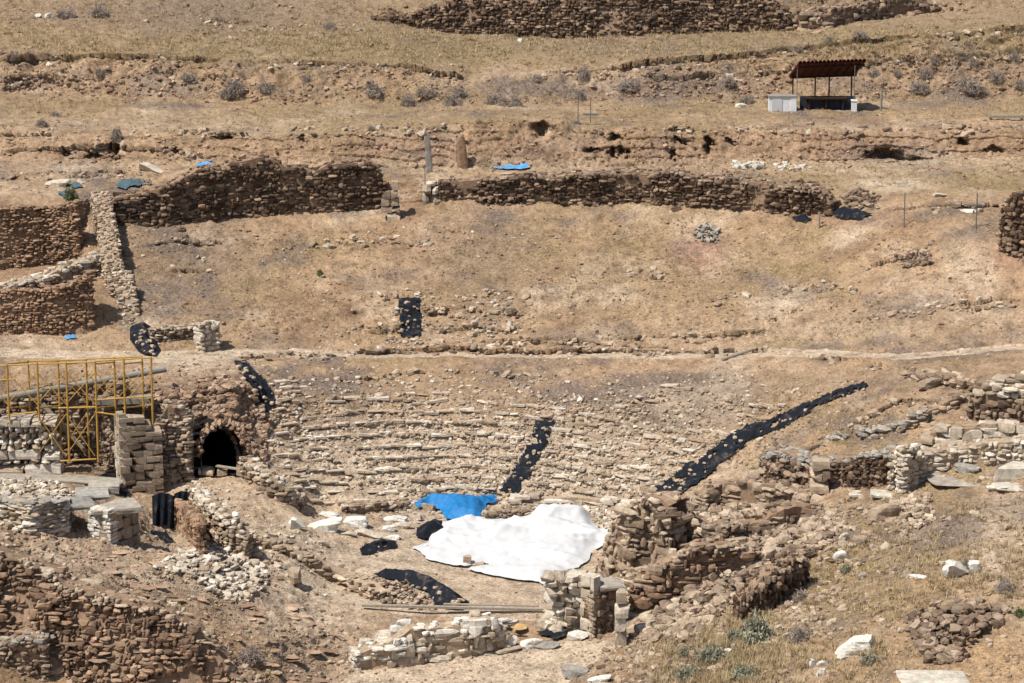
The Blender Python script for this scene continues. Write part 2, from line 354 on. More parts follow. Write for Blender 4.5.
D = .30 * big + .16 * md + (.10 + .10 * rough_area) * sm + .075 * fn + .035 * ch + steep * (1 - inband(5.8, 7.2)) * (.26 * ridge + .12 * sm) + .34 * ell(715, 560, 115, 70, 1.5) * fbm(S, 1.1, 4, 81, .6) + bank * (.34 * ridge + .12 * sm + .05 * fn) + cut * (.03 * ridge + .04 * fn + .03 * ch + .07 * fbm(S * np.array([1.6, 1, .35]), 1.3, 3, 71))
D *= (1 - .85 * smooth_area)
# terraced tiers of the lower seating bank
CX, CY = -2.5, 119.0
RR = np.hypot(S[..., 0] - CX, S[..., 1] - CY)
tier_w = inband(15.25, 16) * np.clip((GU - 270) / 50, 0, 1) * np.clip((760 - GU) / 60, 0, 1) * np.clip((RR - 15) / 1, 0, 1)
tier_w = blur(tier_w, 0, 4, None) * np.clip(.65 + .9 * fbm(S, .5, 2, 33), 0.1, 1)
D = D * (1 - .45 * tier_w)
D -= tier_w * .24 * (np.mod(RR, .62) - .31)
P = S + NRM * D[..., None]
lay = ((rowT >= 9) & (rowT < 12.2))[:, None] * np.clip(.25 + fbm(S, .22, 2, 85) * 1.6, 0, 1) * np.clip(ell(450, 320, 160, 34, 1.5) + .35, 0, 1)
P[..., 2] -= lay * .22 * (np.mod(S[..., 2] * 1.7 + .35 * md, 1.0) - .5)
lay2 = inband(6.05, 6.95)
P[..., 1] += lay2 * .12 * (np.mod(S[..., 2] * 1.9 + .8 * md + .3 * sm, 1.0) - .5) * np.clip(.3 + 1.6 * fbm(S, .3, 2, 87), 0, 1)
# small scarps: a lip of earth that overhangs a shallow step
SCARPS = [([(236,357),(285,353),(330,355)], .30), ([(345,353),(430,350),(560,351),(660,348)], .30), ([(600,336),(660,337),(720,334),(770,330)], .34), ([(470,343),(560,340),(620,344)], .22), ([(360,331),(430,327),(520,330)], .26),
  ([(385,312),(450,308),(525,313)], .22), ([(165,272),(185,267),(206,272)], .45), ([(860,270),(900,258),(940,246)], .3), ([(640,352),(760,350),(880,366),(960,378)], .28), ([(-20,64),(80,60),(150,58),(256,63),(400,67),(470,82)], .55), ([(545,72),(640,66),(700,60),(770,52),(860,40),(1040,29)], .55),
  ([(-20,82),(60,78),(150,82),(240,80)], .35), ([(640,84),(760,74),(900,62),(1040,56)], .35), ([(-20,176),(60,174),(140,172)], .3), ([(880,212),(960,206),(1040,203)], .25), ([(300,246),(380,238),(450,244)], .16), ([(120,250),(170,240),(230,244)], .2), ([(540,280),(600,272),(680,276)], .14),
  ([(700,300),(800,286),(860,290)], .16), ([(860,320),(940,306),(1040,300)], .22), ([(-20,132),(120,134),(300,132),(455,126)], .3), ([(660,129),(800,128),(1040,127)], .3), ([(250,386),(330,378),(430,372),(540,374)], .2), ([(0,150),(80,147),(200,152)], .3), ([(800,452),(900,402),(960,404)], .25), ([(190,20),(300,30),(360,26)], .3)]
for line_, h_ in SCARPS:
    ln_ = np.array(line_, float); vl = np.interp(GU, ln_[:, 0], ln_[:, 1]) + 2.2 * fbm(np.stack([GU * .05, 0 * GU, 0 * GU + h_], -1), 1.0, 4, 101) * 1.6
    we = np.clip((GU - ln_[0, 0]) / 14, 0, 1) * np.clip((ln_[-1, 0] - GU) / 14, 0, 1) * np.clip(.5 + 1.3 * fbm(np.stack([GU * .02, 0 * GU, 0 * GU + vl.mean()], -1), 1.0, 2, 103), .1, 1)
    tt = vl - GV; lip = np.where(tt > 0, np.exp(-np.clip(tt, 0, 200) / 9), 0) * we
    P[..., 1] -= 1.5 * h_ * np.where(tt > 0, np.exp(-np.clip(tt, 0, 200) / 4), 0) * we; P[..., 2] += .6 * h_ * lip
    P[..., 2] -= .5 * h_ * np.where(tt <= 0, np.exp(np.clip(tt, -200, 0) / 4), 0) * we
# stratified rock ledges in the left foreground
strat = ell(110, 555, 190, 55, 2) + ell(280, 620, 70, 40, 2) * .5
P[..., 2] += strat * .26 * (np.abs(np.mod(P[..., 2] * 1.2 + P[..., 1] * 1.1 + .7 * md + .3 * sm + P[..., 0] * .3, 1.0) - .5) * 2 - .5)
# dug holes in the earth cut and small pits
HOLES = [(542,131,9,9,.9),(535,126,5,4,.5),(614,138,6,4,.8),(613,154,4,6,.8),(623,153,4,4,.7),(592,152,9,3,.6),(680,141,7,4,.6),(673,154,3,5,.6),
         (709,147,5,9,.9),(729,142,3,3,.5),(735,145,4,3,.5),(885,157,20,8,1.0),(962,143,5,4,.8),(93,160,12,7,.8),(114,150,4,14,.8),(11,138,3,8,.6),
         (220,138,10,5,.6),(228,137,6,5,.5),(302,139,4,5,.5),(64,154,5,5,.6),(176,153,3,5,.7),(995,152,12,5,.6),(905,161,20,4,.5),(330,62,0.1,0.1,.0)]
for (cu, cv, ru, rv, dd) in HOLES:
    wu, wv = GU - cu + 5 * fn + 4 * sm, GV - cv + 3 * fbm(S, 3.1, 2, 51) + 2 * fn
    P[..., 1] += 1.4 * dd * np.clip(1.5 * np.exp(-(((wu / (max(ru, .1) * .8)) ** 2 + (wv / (max(rv, .1) * .8)) ** 2) ** 1.3)), 0, 1)
# recess (small dugout) beside the corridor
P[..., 2] -= .9 * ell(318, 498, 24, 15, 2)
P[..., 2] += .25 * ell(185, 272, 26, 14, 2) * 0
# cover weights
nz = fbm(S, .12, 3, 41) * .5
GR = band(34, 64, 6) * .8 + band(96, 130, 6) * .45 + band(-40, 34) * .45 + band(168, 192, 4) * .45 * (GU > 600) + ell(640, 260, 170, 60, 1.5) * .30 + ell(260, 270, 90, 50) * .22 \
   + ell(830, 610, 190, 70, 1.5) * .5 + ell(930, 530, 80, 50) * .45 + ell(820, 420, 80, 30) * .35 + ell(60, 182, 40, 8) * .4 + ell(900, 190, 120, 14) * .4 + ell(420, 55, 120, 20) * .3 + ell(920, 35, 120, 14) * .4
PA = inband(13, 14) * .85 + polymask(ORCH, GU, GV) * .75 + polymask(LOWPATH, GU, GV) * 1.0 + ell(300, 550, 80, 60, 1.3) * .7 + ell(490, 465, 230, 50, 1.5) * .95 + ell(845, 240, 14, 9) * .7 + ell(790, 300, 22, 14) * .5 \
   + ell(965, 270, 20, 25) * .6 + ell(990, 285, 10, 30) * .5 + ell(905, 185, 30, 6) * .9 + ell(1000, 550, 26, 60) * .75 + band(160, 172, 3) * .35 + ell(180, 360, 60, 8) * .8 + ell(330, 620, 60, 30) * .45 + ell(800, 330, 150, 14) * .3 \
   + ell(150, 470, 60, 25) * .3 + ell(235, 490, 30, 15) * .3 + ell(180, 510, 40, 20) * .5 + ell(760, 510, 60, 20) * .3 + ell(40, 345, 50, 12) * .5 + ell(720, 600, 40, 24) * .4 + ell(130, 125, 260, 12) * .25
GY_ = band(-40, 30, 8) * .3 + band(64, 100, 6) * .15 + ell(190, 255, 60, 40) * .55 + ell(480, 250, 60, 60) * .42 + ell(690, 400, 90, 26, 1.5) * .75 + ell(150, 590, 200, 60, 1.5) * .4 + ell(200, 15, 130, 22) * .5 + ell(620, 45, 260, 14) * .35 + ell(830, 385, 60, 14) * .3 + ell(960, 520, 60, 22) * .45 \
   + ell(900, 320, 90, 20) * .25 + ell(520, 400, 160, 18) * .3 + ell(650, 90, 150, 14) * .35 + ell(700, 620, 50, 40) * .3 + ell(40, 500, 110, 24) * .5 + ell(960, 390, 60, 30) * .3
PA = PA + ell(150, 560, 190, 34, 2) * .35 + ell(330, 590, 40, 30) * .3
RD = ell(700, 250, 24, 20) * .9 + ell(1000, 262, 26, 14) * .6 + ell(840, 220, 50, 8) * .4 + steep * .25 * band(60, 170) + ell(30, 300, 80, 40) * .2
DK = ell(-20, 240, 110, 36, 2) * .7 + ell(20, 312, 80, 20, 2) * .7 + ell(60, 660, 160, 60, 2) * .45 + ell(100, 159, 45, 8) * .6 + ell(0, 165, 40, 6) * .4 + ell(540, 155, 30, 9, 2) * .2 + ell(210, 400, 60, 30, 2) * .45 + ell(990, 400, 40, 20) * .5 + ell(170, 412, 14, 30) * .3
OR_ = ell(990, 660, 50, 30, 1.5) * .8 + ell(975, 600, 30, 20) * .6 + ell(150, 650, 80, 35) * .3 + ell(165, 510, 35, 14) * .4 + ell(545, 130, 70, 10) * .15 + ell(770, 520, 60, 20) * .25
pt = fbm(S * np.array([1, 1, 2.0]), .33, 4, 91, .62); pt2 = fbm(S * np.array([1, 1, 2.0]), .27, 4, 95, .62); up_ = band(60, 700, 20)
PA = PA + up_ * .9 * np.clip(pt - .10, 0, .5) * 1.3; GY_ = GY_ + up_ * .9 * np.clip(pt2 - .04, 0, .5) * 3; GR = GR + up_ * .5 * np.clip(-pt - .05, 0, .5) * 2.5
W1 = np.clip(np.stack([GR + nz * (GR > .1), PA, GY_ + nz * .2, 0 * GR + 1], -1), 0, 1)
W2 = np.clip(np.stack([RD, DK, OR_, 0 * GR + 1], -1), 0, 1)
TV = P.reshape(-1, 3)
ii = np.arange(NR - 1)[:, None] * NC + np.arange(NC - 1)[None]
QF = np.stack([ii, ii + NC, ii + NC + 1, ii + 1], -1).reshape(-1, 4)
fu = (GU[:-1, :-1] + GU[1:, 1:]) / 2; fv = (GV[:-1, :-1] + GV[1:, 1:]) / 2; ft = np.broadcast_to(((rowT[:-1] + rowT[1:]) / 2)[:, None], fu.shape)
ARCH = [(190,478),(190,443),(194,434),(203,427),(214,426),(225,431),(233,440),(236,450),(236,476)]
hole = polymask(ARCH, fu, fv).ravel()
is_path = ((ft > 13) & (ft < 14) & (fu > 120)).ravel(); is_orch = polymask(ORCH, fu, fv).ravel(); is_low = polymask(LOWPATH, fu, fv).ravel() & ~is_orch
BVH = BVHTree.FromPolygons(TV.tolist(), QF.tolist())
def ground_part(name, sel):
    F = QF[sel]; used = np.unique(F); mp = np.full(len(TV), -1); mp[used] = np.arange(len(used))
    V = TV[used]; o = mk(name, V, [mp[F]], SOIL, smooth=True, kind='structure', origin=(0, 0, 0))
    for nm, W in (('wt', W1), ('wt2', W2)):
        a = o.data.color_attributes.new(nm, 'FLOAT_COLOR', 'POINT'); a.data.foreach_set('color', W.reshape(-1, 4)[used].astype(np.float32).ravel())
    return o
ground_part('ground', ~(hole | is_path | is_orch | is_low))
ground_part('path', is_path); ground_part('orchestra_floor', is_orch); ground_part('dirt_path', is_low)

CAMP = Vector((0, 0, CAMZ))
def hit(u, v):
    """the ground seen at pixel (u, v), as a world point"""
    d = unproj(u, v, 100.0) - np.array([0, 0, CAMZ]); r = BVH.ray_cast(CAMP, Vector(d).normalized(), 600)
    return np.array(r[0]) if r[0] is not None else unproj(u, v, 130.0)
def gz(x, y, top=80):
    r = BVH.ray_cast(Vector((x, y, top)), Vector((0, 0, -1)), 200)
    return r[0].z if r[0] is not None else 0.0
def zat(v, Y): return float(unproj(512, v, Y)[2])
def pxm(Y): return FPX / Y / math.cos(PITCH)

# ------------------------------------------------------------ builders
def resample(pts, step):
    pts = np.asarray(pts, float); d = np.hypot(*np.diff(pts[:, :2], axis=0).T); s = np.concatenate([[0], np.cumsum(d)])
    n = max(2, int(round(s[-1] / step)) + 1); t = np.linspace(0, s[-1], n)
    return np.stack([np.interp(t, s, pts[:, k]) for k in range(pts.shape[1])], 1), s[-1]
def uvwall(l):
    """(u, v of foot, v of top) -> x, y, foot z, top z"""
    out = []
    for (u, vb, vt) in l:
        p = hit(u, vb); out.append((p[0], p[1], p[2], zat(vt, p[1])))
    return out
def wall(name, label, l, thick=.6, sl=.25, sh=.15, mats=('brown', 'mud'), rag=.18, topmat=None, kind='rock', world=False, back=True, holes=(), relief=.10, group=None, cat='wall', deep=.4, parent=None, lean=0.0, missing=.04, tops=.55, rgh=1.0):
    W, Ltot = resample(l if world else uvwall(l), .3)
    tan = np.gradient(W[:, :2], axis=0); tan /= np.linalg.norm(tan, axis=1)[:, None] + 1e-9
    nrm = np.stack([tan[:, 1], -tan[:, 0]], 1)        # faces the camera when points run left to right
    n = len(W); jag = rag * fbm(np.c_[W[:, :2], 0 * W[:, 0]], 1.1, 3, int(abs(W[0, 0] * 7)) + 3)
    jag = jag + .35 * rag * fbm(np.c_[W[:, :2], 0 * W[:, 0]], 3.7, 2, 19)
    zt = W[:, 3] + jag; zb = W[:, 2] - deep; s = np.linspace(0, Ltot, n); zref = zt if world else W[:, 2]
    mb = MB()
    rings = []
    inn = .06
    nz_ = 5
    for side, off in ((1, -inn), (-1, -(thick - inn))):
        for k in range(nz_):
            z = zb + (zt - .05 - zb) * k / (nz_ - 1)
            xy = W[:, :2] + nrm * (off + 0 * s)[:, None] - nrm * (lean * (z - zref))[:, None]
            q = np.c_[xy, z]; q[:, :2] += nrm * (.05 * fbm(q, 1.7, 2, 5))[:, None]; rings.append(q)
    rings = rings[:nz_] + rings[nz_:][::-1]
    V = np.concatenate(rings); F = []
    R_ = len(rings); i = np.arange(n - 1)
    for k in range(R_ - 1): F.append(np.stack([k * n + i, k * n + i + 1, (k + 1) * n + i + 1, (k + 1) * n + i], 1))
    mb.raw(V, np.concatenate(F), 1)
    for e in (0, n - 1):
        for k in range(nz_ - 1): mb.raw(V[[k * n + e, (k + 1) * n + e, (R_ - 2 - k) * n + e, (R_ - 1 - k) * n + e]], [[0, 1, 2, 3]], 1)
    Cc, Sz, Yw, Tx, Mi = [], [], [], [], []
    yaw = np.arctan2(tan[:, 1], tan[:, 0])
    def put(sv, z, off, a, bdepth, h, top=False):
        x = np.interp(sv, s, W[:, 0]); y = np.interp(sv, s, W[:, 1]); nx = np.interp(sv, s, nrm[:, 0]); ny = np.interp(sv, s, nrm[:, 1])
        off = off - lean * (z - np.interp(sv, s, zref)) + rgh * .14 * float(fbm(np.array([[x, y, z]]), .9, 2, 61)[0])
        Cc.append((x + nx * off, y + ny * off, z)); Sz.append((a, bdepth, h)); Yw.append(np.interp(sv, s, yaw) + random.gauss(0, .09)); Tx.append(random.gauss(0, .07)); Mi.append(2 if top and topmat else 0)
    zmin = zb.min(); z = zmin + sh * .5; course = 0
    faces = [0.0] + ([-thick] if back else [])
    while z < zt.max() + sh:
        for off0 in faces:
            sv = random.uniform(0, sl * .7); st = sl * (1.5 if off0 else 1)
            while sv < Ltot:
                a = st * (1 if rgh < 2 else random.choice((.5, .8, 1.2, 2.0))) * random.choice((random.uniform(.45, .9), random.uniform(.7, 1.3), random.uniform(1.1, 1.9))); mid = sv + a / 2; sv += a
                ztl = np.interp(mid, s, zt); zbl = np.interp(mid, s, zb)
                if z > ztl - sh * .2 or z < zbl: continue
                if random.random() < missing: continue
                if holes and off0 == 0.0:
                    if any(abs(mid - h0) < h1 and abs(z - h2) < h3 for (h0, h1, h2, h3) in holes): continue
                h = sh * random.uniform(.65, 1.45) * (1 if rgh < 2 else random.choice((.6, 1, 1.3, 2.0)))
                put(mid, z + random.gauss(0, sh * .12), off0 + (-1 if off0 == 0 else 1) * (.12 - random.uniform(0, relief)), a * 1.06, .26 + .1 * random.random(), h, top=(z > ztl - sh * 1.6))
        z += sh * .92; course += 1
    k = int(tops * Ltot * thick / (sl * sl * .7)) + 2           # stones lying on the top, and at the two ends
    for _ in range(k):
        sv = random.uniform(0, Ltot); o_ = -random.uniform(.08, max(.1, thick - .08)); h = sh * random.uniform(.5, 1.2); q_ = random.uniform(.4, 1.25)
        put(sv, np.interp(sv, s, zt) - .05 + random.uniform(-.4, .3) * sh, o_, sl * q_, sl * q_ * random.uniform(.7, 1.1), h, random.random() < .7)
    for e in (0, Ltot):
        zz = np.interp(e, s, zb) + sh * .5
        while zz < np.interp(e, s, zt):
            for o_ in np.arange(-.1, -thick, -sl): put(e, zz, o_, sl * .8, sl * 1.2, sh * random.uniform(.8, 1.2))
            zz += sh * .95
    mb.stones(Cc, np.array(Sz), rot(np.array(Yw), np.array(Tx), np.array([random.gauss(0, .06) for _ in Tx])), np.array(Mi), kind=kind)
    ms = [M[mats[0]], M[mats[1]], M[topmat or mats[0]]]
    return mb.build(name, ms, parent, label=label if parent is None else None, cat=cat if parent is None else None, group=group)

def rock(name, label, u, v, wpx, hpx, mat='white', dpth=None, yaw=None, kind='boulder', cat='rock', group=None, sink=.15, tilt=.12, seed=None):
    """a single stone whose foot stands at (u, v), wpx wide and hpx high in the photo"""
    if kind == 'block': yaw = random.uniform(-.12, .12) if yaw is None else yaw; tilt = .04
    p = hit(u, v); k = pxm(p[1]); a = wpx / k; dd = a * (.5 if kind == 'boulder' else .8) if dpth is None else dpth; dpt = float(dep(v))
    h = max(.08 if kind != 'boulder' else .25 * a, (hpx / k - dd * math.sin(dpt)) / math.cos(dpt)) if kind != 'flat' else hpx / k
    mb = MB(); c = p + np.array([0, dd * .5, h * (.5 - sink)])
    yaw = random.uniform(-.5, .5) if yaw is None else yaw
    mb.stones([c], np.array([[a, dd, h * (1 + sink)]]) * 1.08, rot([yaw], [random.gauss(0, tilt)], [random.gauss(0, tilt)]), kind='boulder' if kind == 'flat' else kind)
    return mb.build(name, [M[mat]], label=label, cat=cat, group=group, smooth=False)

def heap(name, label, poly, count, size=(.12, .4), mat='mixed', hgt=.5, cat='rubble heap', flat=.6, kind='rock', group=None):
    """a pile: stones heaped inside an outline, higher in the middle"""
    poly = np.array(poly, float); mb = MB(); c0 = poly.mean(0); Cc, Sz = [], []
    lo, hi = poly.min(0), poly.max(0)
    while len(Cc) < count:
        q = lo + RNG.random(2) * (hi - lo)
        if not polymask([tuple(p) for p in poly], q[:1], q[1:])[0]: continue
        p = hit(q[0], q[1]); r = np.linalg.norm((q - c0) / ((hi - lo) / 2 + 1e-6)); s = size[0] + (size[1] - size[0]) * RNG.random() ** 2
        Cc.append(p + [0, 0, max(0, hgt * (1 - r)) * RNG.random() + s * .12]); Sz.append((s, s * RNG.uniform(.6, 1), s * RNG.uniform(.4, .8) * flat * 1.4))
    n = len(Cc); mb.stones(Cc, np.array(Sz), rot(RNG.uniform(0, 6.28, n), RNG.normal(0, .3, n), RNG.normal(0, .3, n)), kind=kind)
    return mb.build(name, [M[mat]], label=label, cat=cat, group=group)

SHEETS = {}
def sheet(name, label, poly, mat, cat, step=.1, lift=.05, bumpf=None, torn=0.0, wr=.05, fr=2.0, group=None, seed=0, jag=.0, crease=0.0):
    """cloth lying over the ground inside an outline given in the photo"""
    w3 = np.array([hit(*p) for p in poly]); xy = w3[:, :2]
    if crease:
        nx_ = np.roll(xy, -1, 0); xy = np.concatenate([[a + (b - a) * t for t in (0, .33, .66)] for a, b in zip(xy, nx_)]); q3 = np.c_[xy, 0 * xy[:, 0]]
        xy = xy + np.stack([fbm(q3, 2.6, 2, 7), fbm(q3, 2.6, 2, 8)], 1) * .28
    lo, hi = xy.min(0) - step, xy.max(0) + step
    nx = int((hi[0] - lo[0]) / step) + 2; ny = int((hi[1] - lo[1]) / step) + 2
    X, Y_ = np.meshgrid(lo[0] + np.arange(nx) * step, lo[1] + np.arange(ny) * step)
    pl = [tuple(p) for p in xy]
    cx = X[:-1, :-1] + step / 2; cy = Y_[:-1, :-1] + step / 2
    wob = np.stack([cx, cy, 0 * cx], -1); jx = jag * fbm(wob, 2.2, 3, seed + 3); jy = jag * fbm(wob, 2.2, 3, seed + 9)
    keep = polymask(pl, cx + jx, cy + jy)
    if torn: keep &= fbm(wob, 2.6, 3, seed + 21) < torn
    ys, xs = np.nonzero(keep); i0 = ys * nx + xs; F = np.stack([i0, i0 + 1, i0 + nx + 1, i0 + nx], 1)
    used = np.unique(F); mp = np.full(nx * ny, -1); mp[used] = np.arange(len(used)); x = X.ravel()[used].copy(); y = Y_.ravel()[used].copy()
    # pull the stair-stepped rim onto the outline
    cnt = np.bincount(mp[F].ravel(), minlength=len(used)); rim = cnt < 4
    A = xy; B = np.roll(xy, -1, 0)
    if not torn and not jag:
        for i in np.nonzero(rim)[0]:
            q = np.array([x[i], y[i]]); t = np.clip(((q - A) * (B - A)).sum(1) / ((B - A) ** 2).sum(1), 0, 1); c = A + t[:, None] * (B - A); d = np.hypot(*(c - q).T); j = d.argmin()
            if d[j] < step * 1.5: x[i], y[i] = c[j]
    z = np.array([gz(a, b) for a, b in zip(x, y)]); Q = np.stack([x, y, 0 * x], 1)
    e = np.ones(len(x))
    d = np.full(len(x), 1e9)
    for a, b_ in zip(A, B):
        t = np.clip(((Q[:, :2] - a) * (b_ - a)).sum(1) / ((b_ - a) ** 2).sum(), 0, 1); d = np.minimum(d, np.hypot(*(a + t[:, None] * (b_ - a) - Q[:, :2]).T))
    e = np.clip(d / .7, 0, 1)
    fold = 1 - np.abs(fbm(Q * np.array([1, .55, 1]) , fr, 3, seed + 1)) * 2.4
    z = z + lift + wr * (fold * .8 + .6) * (.3 + .7 * e) + .02 * fbm(Q, 6, 2, seed + 2)
    if crease:       # sharp folds that run between the places where the cloth is held down
        for q_ in range(26):
            r_ = random.Random(q_ + 5); a_ = r_.uniform(-.5, .9); cx_, cy_ = r_.uniform(lo[0], hi[0]), r_.uniform(lo[1], hi[1]); ca, sa = math.cos(a_), math.sin(a_)
            s_ = (x - cx_) * ca + (y - cy_) * sa; t_ = -(x - cx_) * sa + (y - cy_) * ca + .15 * np.sin(s_ * 1.3 + q_); L_ = r_.uniform(1.0, 3.2)
            z = z + crease * r_.uniform(.4, 1) * np.exp(-np.abs(t_) / r_.uniform(.12, .3)) * np.exp(-(s_ / L_) ** 2) * (.25 + .75 * e)
    if bumpf is not None: z = z + bumpf(x, y) * smoothstep(e)
    o = mk(name, np.stack([x, y, z], 1), [mp[F]], M[mat], smooth=True, label=label, cat=cat, group=group)
    SHEETS[label] = BVHTree.FromPolygons(np.stack([x, y, z], 1).tolist(), mp[F].tolist()); KEEPOUT.append(list(poly))
    return o

KEEPOUT = []
def jitter(q, s=9):
    q = q + RNG.normal(0, s, q.shape) * np.array([1.6, .6]); ok = np.ones(len(q), bool)
    for k in KEEPOUT: ok &= ~polymask(k, q[:, 0], q[:, 1])
    return q[ok]
def rand_in(poly, n):
    poly_a = np.array(poly, float); lo, hi = poly_a.min(0), poly_a.max(0); out = []
    while len(out) < n:
        q = lo + RNG.random((n * 2, 2)) * (hi - lo); q = q[polymask(poly, q[:, 0], q[:, 1])]; out.extend(q.tolist())
    return np.array(out[:n])
def clump(q, f=.03, thr=-.1, seed=0):
    return fbm(np.c_[q[:, 0], q[:, 1] * 2.2, 0 * q[:, 0]], f, 3, seed) + RNG.normal(0, .18, len(q)) > thr
def scatter(name, poly_list, mat, kind='rock', label=None, cat='loose stones'):
    mb = MB()
    for (poly, n, s0, s1, thr) in poly_list:
        q = jitter(rand_in(poly, n), 9 if n > 700 else 3); q = q[clump(q, .03, thr, len(poly) + n)]
        Pq = np.array([hit(a, b) for a, b in q]); m = len(Pq)
        s = s0 + (s1 - s0) * RNG.random(m) ** 3.6
        Sz = np.stack([s * RNG.uniform(.9, 1.5, m), s * RNG.uniform(.7, 1.1, m), s * RNG.uniform(.4, .8, m)], 1)
        Pq[:, 2] += Sz[:, 2] * .06
        mb.stones(Pq, Sz, rot(RNG.uniform(-3, 3, m), RNG.normal(0, .25, m), RNG.normal(0, .25, m)), kind=kind)
    return mb.build(name, [M[mat]], label=label, cat=cat, kind='stuff')
# ------------------------------------------------------------ large walls
wall('retaining_wall', 'long dark dry-stone retaining wall along the top edge of the hillside', [(372,20,17),(400,24,12),(440,31,6),(470,34,2),(560,38,-3),(640,36,-4),(700,34,-3),(750,32,-2),(780,31,6),(798,30,14),(812,28,24)], 1.2, .27, .19, ('dark', 'mud'), rag=1.1, missing=.1, relief=.3, rgh=1.9, lean=.35)
wall('broken_wall', 'short broken stone wall on the skyline right of the long dark retaining wall', [(795,30,20),(830,28,14),(862,20,4),(905,14,-2),(935,12,2)], 1.0, .5, .3, ('brown', 'mud'), rag=.6, relief=.25, missing=.2)
wall('stone_wall', 'tall dark rubble wall with a hump-backed top, left of the gap in the upper terrace', [(101,221,205),(118,223,197),(150,225,190),(172,225,186),(186,222,176),(205,219,168),(228,217,164),(244,216,158),(258,215,156),(272,214,158),(290,213,168),(318,212,167),(340,210,163),(368,208,164),(382,206,170),(385,205,184)], .8, .30, .20, ('dark', 'mud'), rag=.3, relief=.24, missing=.1, kind='rock')
wall('stone_wall', 'long low dark rubble wall right of the gap in the upper terrace', [(440,201,183),(480,200,178),(520,201,176),(570,202,175),(620,203,174),(640,203,172),(680,205,174),(720,208,178),(760,211,181),(800,214,186),(820,215,190),(829,216,202)], .8, .30, .18, ('dark', 'mud'), rag=.35, relief=.24, missing=.08, topmat='brown', rgh=1.6)
wall('stone_wall', 'low upper course of brown rubble set back above the long low dark wall', [(560,180,174),(600,180,171),(650,180,170),(700,182,172),(742,185,177)], .5, .3, .16, ('brown', 'mud'), rag=.3, relief=.15, missing=.25)
wall('stone_wall', 'pale-topped wall running downhill beside the sunken rooms on the left', [(80,262,192),(92,262,194),(104,290,222),(112,318,250)], 1.1, .22, .14, ('mixed', 'mudpale'), rag=.1, topmat='grey', deep=.8, world=False) if False else None
# the spine wall is given in world space: it runs towards the camera, its top seen from above
def spine(name, label, line, thick, drop, **k):
    return wall(name, label, [(*unproj(u, v, Y)[:2], zat(v, Y) - drop, zat(v, Y)) for (u, v, Y) in line], thick, world=True, **k)
spine('stone_wall', 'straight pale-topped wall running downhill beside the sunken rooms on the left', [(92,192,160.8),(95,210,158.6),(99,235,156),(104,262,153.8),(109,285,152.2)], .95, 1.0, sl=.24, sh=.14, mats=('mixed', 'mudpale'), rag=.12, topmat='mixed', deep=1.5, tops=1.5)
spine('stone_wall', 'lower stub of pale wall running downhill to the black net heap', [(112,272,152.9),(117,295,151.6),(122,320,150.4),(127,343,149)], 1.0, .5, sl=.26, sh=.15, mats=('pale', 'mudpale'), rag=.18, topmat='mixed', deep=1.2, tops=1.5)
wall('earth_wall', 'tall brown masonry wall of the upper sunken room at the left edge', [(-60,268,203),(0,268,207),(28,267,206),(50,264,207),(78,261,201)], .5, .26, .13, ('earth', 'mud'), rag=.14, relief=.16, missing=.08, deep=.6)
wall('earth_wall', 'brown masonry wall of the lower sunken room at the left edge', [(-60,335,288),(0,333,292),(30,333,290),(60,330,286),(92,328,272)], .5, .26, .14, ('earth', 'mud'), rag=.22, relief=.17, missing=.08, deep=.6)
wall('rubble_wall', 'crumbled pale rubble ridge between the two sunken rooms', [(-40,300,292),(10,296,284),(40,290,276),(70,284,266),(100,276,255)], .9, .36, .2, ('mixed', 'mudpale'), rag=.3, relief=.2, topmat='pale')
wall('low_wall', 'low stone wall end right of the black net heap by the path', [(152,342,328),(175,340,326),(200,338,324)], .45, .35, .15, ('mixed', 'mud'), rag=.1, topmat='pale')
wall('wall_stub', 'short pale wall stub closing the low wall above the path', [(203,352,325),(218,350,322)], .7, .4, .25, ('pale', 'mudpale'), rag=.12)
# masonry stack in the gap of the terrace
def course_pile(name, label, rows, mat='mixed', cat='masonry', depth=.7, kind='block', group=None):
    """rows: (u0, u1, v_bottom, v_top, n blocks); all stand at the same distance as the lowest row"""
    base = hit((rows[0][0] + rows[0][1]) / 2, rows[0][2]); Y = base[1]; k = FPX / Y; mb = MB(); Cc, Sz, Yw = [], [], []
    for rw in rows:
        (u0, u1, vb, vt, n) = rw[:5]; i0 = len(Cc)
        z0, z1 = zat(vb, Y), zat(vt, Y)
        cuts = np.sort(np.concatenate([[0, 1], (np.arange(1, n) + RNG.uniform(-.22, .22, n - 1)) / n]))
        for a, b in zip(cuts[:-1], cuts[1:]):
            x0 = ((u0 + (u1 - u0) * a) - 512) / k; x1 = ((u0 + (u1 - u0) * b) - 512) / k
            dd = depth * random.uniform(.85, 1.1)
            Cc.append(((x0 + x1) / 2, Y + dd / 2 + random.uniform(-.06, .06), (z0 + z1) / 2 - (.05 if vb == rows[0][2] else 0))); Sz.append(((x1 - x0) * .98, dd, (z1 - z0) * 1.03 + (.1 if vb == rows[0][2] else 0))); Yw.append(random.gauss(0, .03))
        if len(rw) > 5:
            n_ = len(Cc) - i0; mb.stones(Cc[i0:], np.array(Sz[i0:]) * [1.05, 1, 1.15], rot(RNG.normal(0, .15, n_), RNG.normal(0, .08, n_), RNG.normal(0, .08, n_)), 1, kind=rw[5]); del Cc[i0:], Sz[i0:], Yw[i0:]
    if Cc: mb.stones(Cc, np.array(Sz), rot(np.array(Yw), RNG.normal(0, .015, len(Yw)), RNG.normal(0, .015, len(Yw))), kind=kind)
    return mb.build(name, [M[mat], M['pale']], label=label, cat=cat, group=group)
